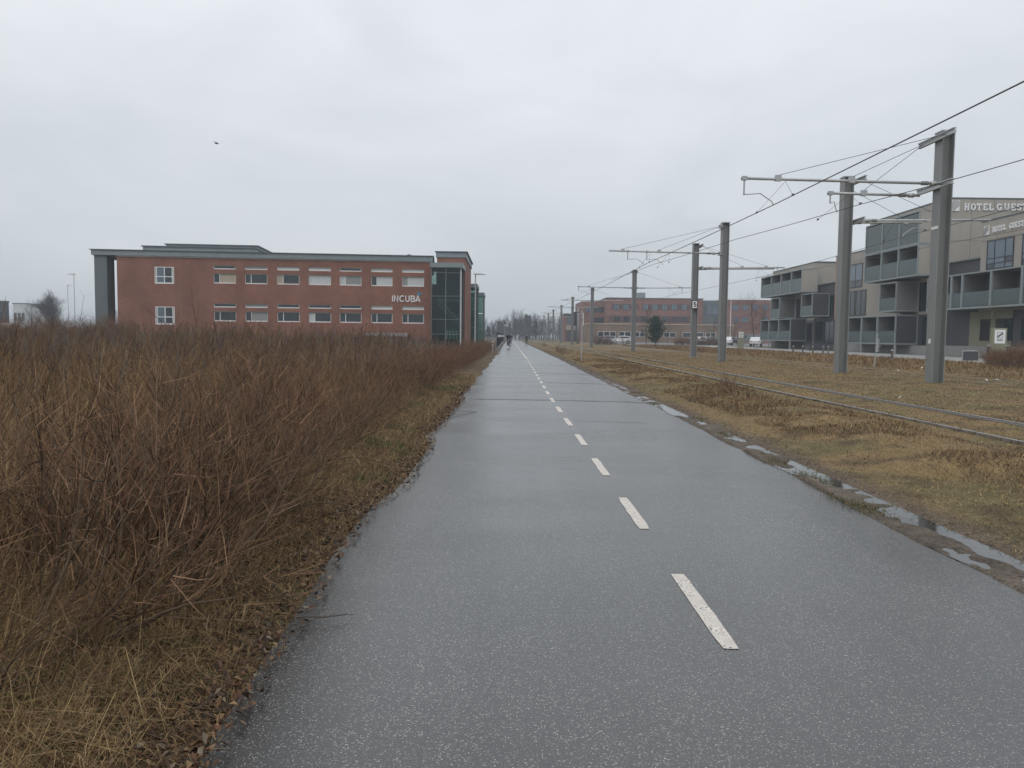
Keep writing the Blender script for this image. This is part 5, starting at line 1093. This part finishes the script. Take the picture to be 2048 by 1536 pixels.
# pine bush by the parked white car
q = on_y(1310, 692, 112)
t = make_tree('pine_tree', 'single dense dark green pine bush at the edge of the grass beside white car', 'pine tree', None, *conifer_proto(3, 4.3, 3.8, 5000, (.034, .06, .036), True), m='needle'); t.location = (q[0], 112, .15)
# distant wood: every tree its own
rng = np.random.default_rng(55)
bt = [make_tree('bare_tree', 'bare grey tree in the distant wood at the end of the path', 'tree', 'trees of the distant wood', *bare_tree_proto(300 + k, 9.0, .46, (22, 8, 6), (.06, .054, .052), .12, .018)) for k in range(3)]
ct = [make_tree('spruce_tree', 'dark spruce in the distant wood at the end of the path', 'tree', 'trees of the distant wood', *conifer_proto(320 + k, 9.0, 4.6, 2000, (.026, .032, .028)), m='needle') for k in range(3)]
rng = np.random.default_rng(56)
prof = lambda px: np.interp(px, [955, 965, 978, 992, 1005, 1014, 1024, 1040, 1052, 1066, 1080, 1088, 1098, 1110, 1122, 1140, 1160], [640, 646, 644, 640, 642, 634, 631, 630, 630, 634, 636, 648, 642, 638, 640, 646, 652])
sb, sc_ = [], []
for row, (Y, n_) in enumerate([(300, 26), (330, 32), (360, 36)]):
    for k in range(n_):
        px = 948 + (1165 - 948) * (k + rng.uniform(.1, .9)) / n_
        Yy = Y + rng.uniform(-10, 10); q = on_y(px, 672, Yy); top = on_y(px, prof(px) + rng.uniform(-1, 13) + row * 1.0, Yy)[2]
        if 1016 < px < 1041 and row == 0: continue
        s = max(3.0, top + .2) / 9.0
        con = (975 < px < 1060 and rng.random() < .34) or rng.random() < .08
        side = 'left of the path, beyond the railing' if px < 1014 else 'straight behind the end of the path' if px < 1060 else 'behind the farthest tram poles'
        (sc_ if con else sb).append((q[0], Yy, 0, rng.uniform(0, 6.28), s, int(rng.integers(0, 3)), ('dark spruce' if con else 'bare grey tree') + ' in the distant wood ' + side))
scatter(bt, sb); scatter(ct, sc_)
# trees beyond the field, left
t = make_tree('round_tree', 'round dense bare tree rising beyond the field at the far left', 'tree', None, *bare_tree_proto(400, 6.6, .60, (60, 14, 11), (.075, .07, .07), .10, .022, .5)); q = on_y(108, 640, 150); t.location = (q[0], 150, .4); t.scale = (1.0, 1.0, .95)
t = make_tree('bare_tree', 'small bare tree left of the round tree beyond the field', 'tree', None, *bare_tree_proto(401, 5.6, .42, (12, 5, 3), (.06, .055, .05), .3, .018)); q = on_y(64, 640, 130); t.location = (q[0], 130, .4)
t = make_tree('sapling', 'thin leaning sapling beside the thin lamp posts', 'tree', None, *bare_tree_proto(402, 6.2, .3, (4, 3, 0), (.07, .065, .06), .4, .008)); q = on_y(154, 640, 100); t.location = (q[0], 100, .4); t.rotation_euler = (0, .22, 0)
pr = [make_tree('far_tree', 'pale bare tree seen through the gap beside the grey portal column', 'tree', 'trees in the portal gap', *bare_tree_proto(405, 7.0, .4, (16, 7, 5), (.08, .07, .065), .2, .014))]
scatter(pr, [(float(on_y(px, 640, 230)[0]), 230, .4, k * 2., s, 0) for k, (px, s) in enumerate([(219, 1.0), (227, 1.15), (234, .95)])])
# young bare trees by the hotel and the car park
pr = bare_tree_proto(410, 3.6, .34, (8, 5, 3), (.13, .105, .06), .42, .012, .5)
t = make_tree('young_tree', 'young bare tree with pale stem before the hotel ground floor', 'tree', None, *pr); q = on_y(1980, 690, 46); t.location = (q[0], 46, .23)
pr = [make_tree('young_tree', 'bare young tree in the car park before the far brick block', 'tree', 'young trees in the car park', *bare_tree_proto(411 + k, 6.5, .38, (16, 8, 5), (.075, .06, .05), .2, .013)) for k in range(2)]
rng = np.random.default_rng(77)
scatter(pr, [(float(on_y(px, 680, Y)[0]), Y, .2, rng.uniform(0, 6), s, k % 2) for k, (px, Y, s) in enumerate([(1508, 118, 1.15), (1466, 135, .75), (1523, 112, .9), (1292, 135, 1.0), (1335, 160, .75), (1425, 150, .8)])])
# low bare hedges of the car park
pr = []
for k in range(2):
    st, cr = shrub_proto(180 + k, tall=1.1, red=.7, lean=(0, 0), n_st=16, n_tw=12, n_fine=4); pr.append(make_shrub('car_park_bush', 'low bare bush of the hedge before the parked cars', 'bush', 'car park hedge', st, cr))
scatter(pr, [(float(on_y(px, 688, Y)[0]), Y, .2, rng.uniform(0, 6), rng.uniform(.9, 1.3), k % 2) for k, (px, Y) in enumerate([(1192 + 5 * j, 128) for j in range(7)] + [(1249, 126)] + [(1352 + 6 * j, 124) for j in range(14)])])
# low dark hedge and weeds beyond the field (left)
pr = []
for k in range(2):
    st, cr = shrub_proto(190 + k, tall=1.5, red=.45, lean=(0, 0), n_st=18, n_tw=14, n_fine=4); pr.append(make_shrub('field_bush', 'dark bare bush at the far edge of the field', 'bush', 'bushes at the far edge of the field', st, cr))
scatter(pr, [(float(on_y(px, 640, Y)[0]), Y, .45, rng.uniform(0, 6), rng.uniform(.9, 1.35), k % 2) for k, (px, Y) in enumerate([(-20 + 9.5 * j + rng.uniform(-4, 4), 58 + rng.uniform(-6, 8)) for j in range(30)])])

# ================================================================== VEHICLES
def car(x, y_, z0, rz, paint, label, L_=3.7, W=1.62, H=1.48, van=False):
    t = thing('parked_car', label, 'car', (x, y_, z0), 'parked cars', rz)
    # side profile (x forward), swept across the width with tumblehome
    if van: pr = [(-.5, .28), (-.5, .75), (-.49, .93), (.18, .95), (.36, .62), (.48, .52), (.5, .28)]
    else: pr = [(-.5, .30), (-.5, .60), (-.44, .70), (-.36, .93), (-.10, 1.0), (.08, .97), (.24, .68), (.44, .58), (.5, .46), (.5, .28)]
    n = len(pr); secs = []
    for s, ins in ((-1, .10), (-.94, .0), (.94, .0), (1, .10)):
        secs.append([(a * L_ * (1 - ins * .12), s * W / 2 * (1 - .16 * max(0, c_ - .6) / .4), .0 + c_ * H * (1 - ins * .04)) for a, c_ in pr])
    mb = MB(); vs = [p for sc in secs for p in sc]; fs = []
    for k in range(3): fs += [(k * n + j, k * n + (j + 1) % n, (k + 1) * n + (j + 1) % n, (k + 1) * n + j) for j in range(n)]
    fs += [tuple(range(n - 1, -1, -1)), tuple(range(3 * n, 4 * n))]
    mb.add(vs, fs); mb.build('body', M[paint], t, local=True, smooth=False)
    for s in (-1, 1):
        if van: poly = [(.20, .90), (.33, .64), (.10, .64), (.10, .90)]
        else: poly = [(-.33, .89), (-.40, .70), (.18, .68), (.05, .91)]
        mb = MB(); mb.prism([(a * L_, s * (W / 2 * (1 - .16 * max(0, c_ - .6) / .4) - .06), c_ * H) for a, c_ in poly], (0, s * .075, 0)); mb.build('side_window', M['pane'], t, local=True)
        for a in (-.33, .33):
            w = MB().tube([(a * L_, s * (W / 2 - .18), .31), (a * L_, s * (W / 2 + .015), .31)], .31, 16).build('wheel', M['tyre'], t, local=True); MB().tube([(a * L_, s * (W / 2 + .004), .31), (a * L_, s * (W / 2 + .03), .31)], .19, 10).build('rim', M['steel_lt'], w, local=True)
        B('headlight', M['pane_lt'], t, .462 * L_, .487 * L_, s * W * .33 - .16, s * W * .33 + .16, .48 * H, .56 * H, local=True); B('tail_light', M['red'], t, -.503 * L_, -.488 * L_, s * W * .36 - .1, s * W * .36 + .1, .50 * H, .60 * H, local=True)
    if not van:
        mb = MB(); mb.prism([(.102 * L_, -W * .40, .955 * H), (.102 * L_, W * .40, .955 * H), (.236 * L_, W * .45, .70 * H), (.236 * L_, -W * .45, .70 * H)], (.012 * L_, 0, .02 * H)); mb.build('windscreen', M['pane'], t, local=True)
    return t
q = on_y(1243, 690, 138); car(q[0], 138, .24, math.pi - .12, 'car_white', 'small white hatchback parked beside the dark pine bush', 3.6, 1.6, 1.5)
q = on_y(1212, 690, 150); car(q[0], 150, .24, math.pi, 'car_silver', 'silver-blue car half hidden behind the low hedge', 4.2, 1.7, 1.5)
for px, Y, pt, lab, rz in ((1399, 150, 'car_white', 'white car behind the pole with the number plate', math.pi / 2), (1416, 142, 'car_white', 'white car in the row before the tan wing, second from the number plate pole', -1.3), (1432, 138, 'car_black', 'black car between the white cars before the tan wing', -1.4), (1455, 136, 'car_white', 'white car just behind the third tram pole', 1.2), (1468, 140, 'car_black', 'black car by the foot of the white flag pole', 1.4)):
    q = on_y(px, 690, Y); car(q[0], Y, .24, rz, pt, lab, 4.1, 1.72, 1.48)
q = on_y(1495, 690, 150); car(q[0], 150, .24, math.pi, 'car_grey', 'grey van parked right of the far olive pillar', 4.8, 1.9, 2.1, True)
q = on_y(1512, 690, 118); car(q[0], 118, .24, 1.2, 'car_white', 'white car at the corner of the hotel behind the bare tree', 4.0, 1.7, 1.45)
# far left: white vans, pale and dark blocks
q = on_y(22, 640, 120); car(q[0], 120, .5, 0, 'car_white', 'white van beyond the field near the dark block', 5.5, 2.0, 2.3, True)
q = on_y(86, 640, 150); car(q[0], 150, .5, 0, 'car_white', 'long white van below the round tree beyond the field', 6.0, 2.0, 2.5, True)
q = on_y(152, 645, 105); car(q[0], 105, .45, 0, 'car_white', 'white car half hidden by weeds left of the portal column', 4.2, 1.7, 1.5)
def shed(px0, px1, pt, Y, wall, label, D=8):
    a, b_, zt = float(on_y(px0, 640, Y)[0]), float(on_y(px1, 640, Y)[0]), float(on_y((px0 + px1) / 2, pt, Y)[2])
    t = thing('far_building', label, 'building', ((a + b_) / 2, Y, 0)); B('wall', M[wall], t, a, b_, Y, Y + D, -.2, zt - .25); B('roof', M['zinc_dk'], t, a - .15, b_ + .15, Y - .15, Y + D, zt - .247, zt)
    for k in range(3): xx = a + (b_ - a) * (k + .5) / 3; w = B('window', M['frame_dk'], t, xx - (b_ - a) * .11, xx + (b_ - a) * .11, Y - .05, Y - .003, zt * .45, zt * .7); B('pane', M['pane'], w, xx - (b_ - a) * .09, xx + (b_ - a) * .09, Y - .07, Y - .053, zt * .47, zt * .68)
shed(-60, 10, 601, 140, 'dark_wall', 'dark flat-roofed block at the left edge beyond the field', 1.2); shed(27, 51, 606, 230, 'blind', 'pale flat block far beyond the field', 12)

# ================================================================== PEOPLE AND BICYCLES
def skin_mesh(name, joints, edges, radii, mats, region, parent):
    me = bpy.data.meshes.new(name); me.from_pydata([tuple(j) for j in joints], edges, [])
    o = bpy.data.objects.new(name, me); COL.objects.link(o)
    sk = o.modifiers.new('skin', 'SKIN'); sk.use_smooth_shade = True
    for v_, r_ in zip(me.skin_vertices[0].data, radii): v_.radius = (r_, r_); v_.use_root = False
    me.skin_vertices[0].data[0].use_root = True
    o.modifiers.new('sub', 'SUBSURF').levels = 1
    dg = bpy.context.evaluated_depsgraph_get(); m2 = bpy.data.meshes.new_from_object(o.evaluated_get(dg))
    bpy.data.objects.remove(o); o = bpy.data.objects.new(name, m2); link(o, parent)
    m2.materials.clear()
    for m_ in mats: m2.materials.append(M[m_])
    for p in m2.polygons: p.material_index = region(p.center); p.use_smooth = True
    return o
def person(x, y_, z0, rz, pose, label, coat='cloth_dk', trs='cloth_dk', group=None, h=1.0):
    t = thing('person', label, 'person', (x, y_, z0), group, rz); t.scale = (h, h, h)
    J, Ed, Ra = [], [], []
    def add(p, r_, par=None):
        J.append(p); Ra.append(r_)
        if par is not None: Ed.append((par, len(J) - 1))
        return len(J) - 1
    # facing +Y; pelvis first
    if pose == 'walk':
        pel = add((0, 0, .95), .14); sp = add((0, .01, 1.15), .14, pel); ch = add((0, .02, 1.36), .155, sp); nk = add((0, .03, 1.52), .065, ch); hd = add((0, .05, 1.62), .095, nk); tp = add((0, .05, 1.73), .085, hd); add((0, .15, 1.63), .02, hd)
        legs = [[(.09, .0, .90), (.10, .16, .52), (.10, .10, .09), (.10, .24, .05)], [(-.09, 0, .90), (-.10, -.02, .50), (-.10, -.26, .13), (-.10, -.16, .05)]]
        arms = [[(.20, .02, 1.42), (.25, -.06, 1.14), (.24, .08, .90)], [(-.20, .02, 1.42), (-.25, .04, 1.14), (-.24, .20, .94)]]
    else:
        pel = add((0, -.18, 1.0), .15); sp = add((0, -.10, 1.2), .145, pel); ch = add((0, .03, 1.40), .155, sp); nk = add((0, .10, 1.54), .065, ch); hd = add((0, .15, 1.63), .095, nk); tp = add((0, .15, 1.74), .09, hd); add((0, .25, 1.64), .02, hd)
        legs = [[(.09, -.15, .95), (.12, .22, .72), (.12, .10, .34), (.12, .24, .28)], [(-.09, -.15, .95), (-.12, .12, .56), (-.12, -.02, .16), (-.12, .13, .10)]]
        arms = [[(.19, .05, 1.44), (.27, .22, 1.22), (.25, .47, 1.10)], [(-.19, .05, 1.44), (-.27, .22, 1.22), (-.25, .47, 1.10)]]
    for l in legs:
        k = pel
        for p, r_ in zip(l, (.095, .07, .045, .035)): k = add(p, r_, k)
    for a in arms:
        k = ch
        for p, r_ in zip(a, (.07, .05, .035)): k = add(p, r_, k)
        w = np.array(a[2]); d = unit(w - np.array(a[1])); sx = 1 if w[0] > 0 else -1
        pm = add(tuple(w + d * .07), .032, k)
        for j, (ox, ln) in enumerate(((-.03, .07), (-.01, .085), (.01, .08), (.03, .06))): add(tuple(w + d * (.07 + ln) + np.array([0, ox, -.02])), .010, pm)
        add(tuple(w + d * .08 + np.array([-.045 * sx, .02, 0])), .011, k)
    def region(c):
        if c[2] > 1.66: return 3
        if c[2] > 1.53: return 0
        if c[2] < .13 or (pose != 'walk' and c[2] < .24): return 3
        if abs(c[0]) > .2 and ((pose == 'walk' and c[2] < .90) or (pose != 'walk' and c[1] > .45)): return 0
        return 1 if c[2] > .93 or (pose != 'walk' and (c[2] > 1.08)) else 2
    skin_mesh('body', J, Ed, Ra, ('skin', coat, trs, 'hair'), region, t)
    return t
def bicycle(x, y_, z0, rz, label, group=None):
    t = thing('bicycle', label, 'bicycle', (x, y_, z0), group, rz)
    def wheel(cy):
        n = 28; c = [(0, cy + .34 * math.cos(2 * math.pi * k / n), .345 + .34 * math.sin(2 * math.pi * k / n)) for k in range(n + 1)]
        w = MB().tube(c, .02, 6, False).build('wheel', M['tyre'], t, local=True); mb = MB()
        for k in range(12): an = k * math.pi / 6; mb.tube([(0, cy, .345), (0, cy + .32 * math.cos(an), .345 + .32 * math.sin(an))], .003, 3)
        mb.build('spokes', M['steel_lt'], w, local=True)
    wheel(-.52); wheel(.52)
    mb = MB()
    for a, b_ in [((0, -.52, .345), (0, -.08, .30)), ((0, -.08, .30), (0, -.2, .86)), ((0, -.52, .345), (0, -.18, .75)), ((0, -.08, .30), (0, .36, .68)), ((0, -.17, .74), (0, .34, .80)), ((0, .33, .86), (0, .38, .62)), ((.035, .38, .62), (.035, .52, .345)), ((-.035, .38, .62), (-.035, .52, .345))]: mb.tube([a, b_], .017, 6)
    mb.build('frame', M['black'], t, local=True)
    MB().tube([(0, .32, .86), (0, .31, 1.0), (0, .36, 1.04)], .013, 6).tube([(-.28, .40, 1.06), (-.1, .37, 1.04), (.1, .37, 1.04), (.28, .40, 1.06)], .013, 6).build('handlebar', M['steel_lt'], t, local=True)
    MB().prism([(-.08, -.34, .88), (.08, -.34, .88), (.03, -.02, .88), (-.03, -.02, .88)], (0, 0, .06)).build('saddle', M['black'], t, local=True); B('headlight', M['lamp'], t, -.03, .03, .44, .48, .88, .95, local=True)
    for s in (-1, 1): MB().tube([(0, -.08, .30), (s * .07, -.08, .30), (s * .07, .02 * s - .04, .30 + .12 * s), (s * .15, .02 * s - .04, .30 + .12 * s)], .01, 5).build('pedal', M['steel'], t, local=True)
def rider(px, py, label_p, label_b, coat):
    q = on_z(px, py, .012); g = 'people on bicycles'
    bicycle(q[0], q[1], .012, math.pi, label_b, 'bicycles on the path'); person(q[0], q[1], .012, math.pi, 'ride', label_p, coat, 'cloth_dk', g)
rider(1016.5, 695.8, 'person in dark jacket riding the bicycle beside the railing', 'bicycle under the dark-jacketed rider nearest the railing start', 'cloth_dk')
rider(1020.6, 690.5, 'person in navy jacket riding just behind the first cyclist', 'bicycle under the navy-jacketed rider following behind', 'cloth_navy')
q = on_z(1053, 690, .01); person(q[0], q[1], .01, 0, 'walk', 'person in dark coat walking away along the right side of the path', 'cloth_dk', 'cloth_dk', None, .95)
q = on_z(1039, 680.6, .01); person(q[0], q[1], .01, 0, 'walk', 'small far-off person in dark red top at the end of the path', 'cloth_red', 'cloth_dk', None, .9)

# ================================================================== BIRDS
def bird(p, s, label, flying, name='bird'):
    p = np.array(p); t = thing(name, label, 'bird', tuple(p)); mb = MB()
    prof = [(-.5, .01), (-.35, .05), (-.1, .10), (.15, .10), (.3, .06), (.38, .07), (.46, .05), (.55, .008)]; n = 8; vs = []
    for a, r_ in prof:
        for j in range(n): an = 2 * math.pi * j / n; vs.append(p + s * np.array([a, r_ * math.cos(an), r_ * math.sin(an) + (.05 if a > .3 else 0)]))
    mb.add(vs, [(i_ * n + j, i_ * n + (j + 1) % n, (i_ + 1) * n + (j + 1) % n, (i_ + 1) * n + j) for i_ in range(len(prof) - 1) for j in range(n)]); mb.build('body', M['feather'], t, smooth=True)
    for sg in (-1, 1):
        if flying: w = [(.2, .06, .05), (-.1, .06, .05), (-.15, .5, .16), (-.3, 1.0, .08), (-.1, .98, .10), (.15, .5, .18)]
        else: w = [(.2, .09, .04), (-.1, .10, .06), (-.45, .07, .02), (-.42, .06, -.02), (.1, .10, -.04)]
        MB().prism([p + s * np.array([a, sg * b_, c_]) for a, b_, c_ in w], (0, sg * .01 * s, .02 * s)).build('wing', M['feather'], t)
    if not flying:
        for sg in (-1, 1): MB().tube([p + s * np.array([.05, sg * .04, -.08]), p + s * np.array([.05, sg * .04, -.25])], .01 * s, 4).build('leg', M['black'], t)
bird(on_y(433, 287, 40), .26, 'dark bird flying alone in the grey sky', True)
q = on_y(817, 511, 70); bird((q[0], 70.3, 8.66 + .25 * .45), .45, 'small bird perched on the office roof edge', False, 'perched_bird')

# ================================================================== AIR
hz = MB().box(-2600, 2600, -60, 3100, -1.4, 16).build('haze', M['blind']); hz['kind'] = 'stuff'; tag(hz, 'thin grey damp haze over the whole place', 'haze')
hm = bpy.data.materials.new('haze_air'); hm.use_nodes = True; hn = hm.node_tree.nodes; hn.clear()
ho = hn.new('ShaderNodeOutputMaterial'); hv = hn.new('ShaderNodeVolumePrincipled'); hv.inputs['Color'].default_value = (.86, .92, 1, 1); hv.inputs['Density'].default_value = .0009; hv.inputs['Anisotropy'].default_value = .0
hm.node_tree.links.new(hv.outputs[0], ho.inputs['Volume']); hz.data.materials.clear(); hz.data.materials.append(hm)
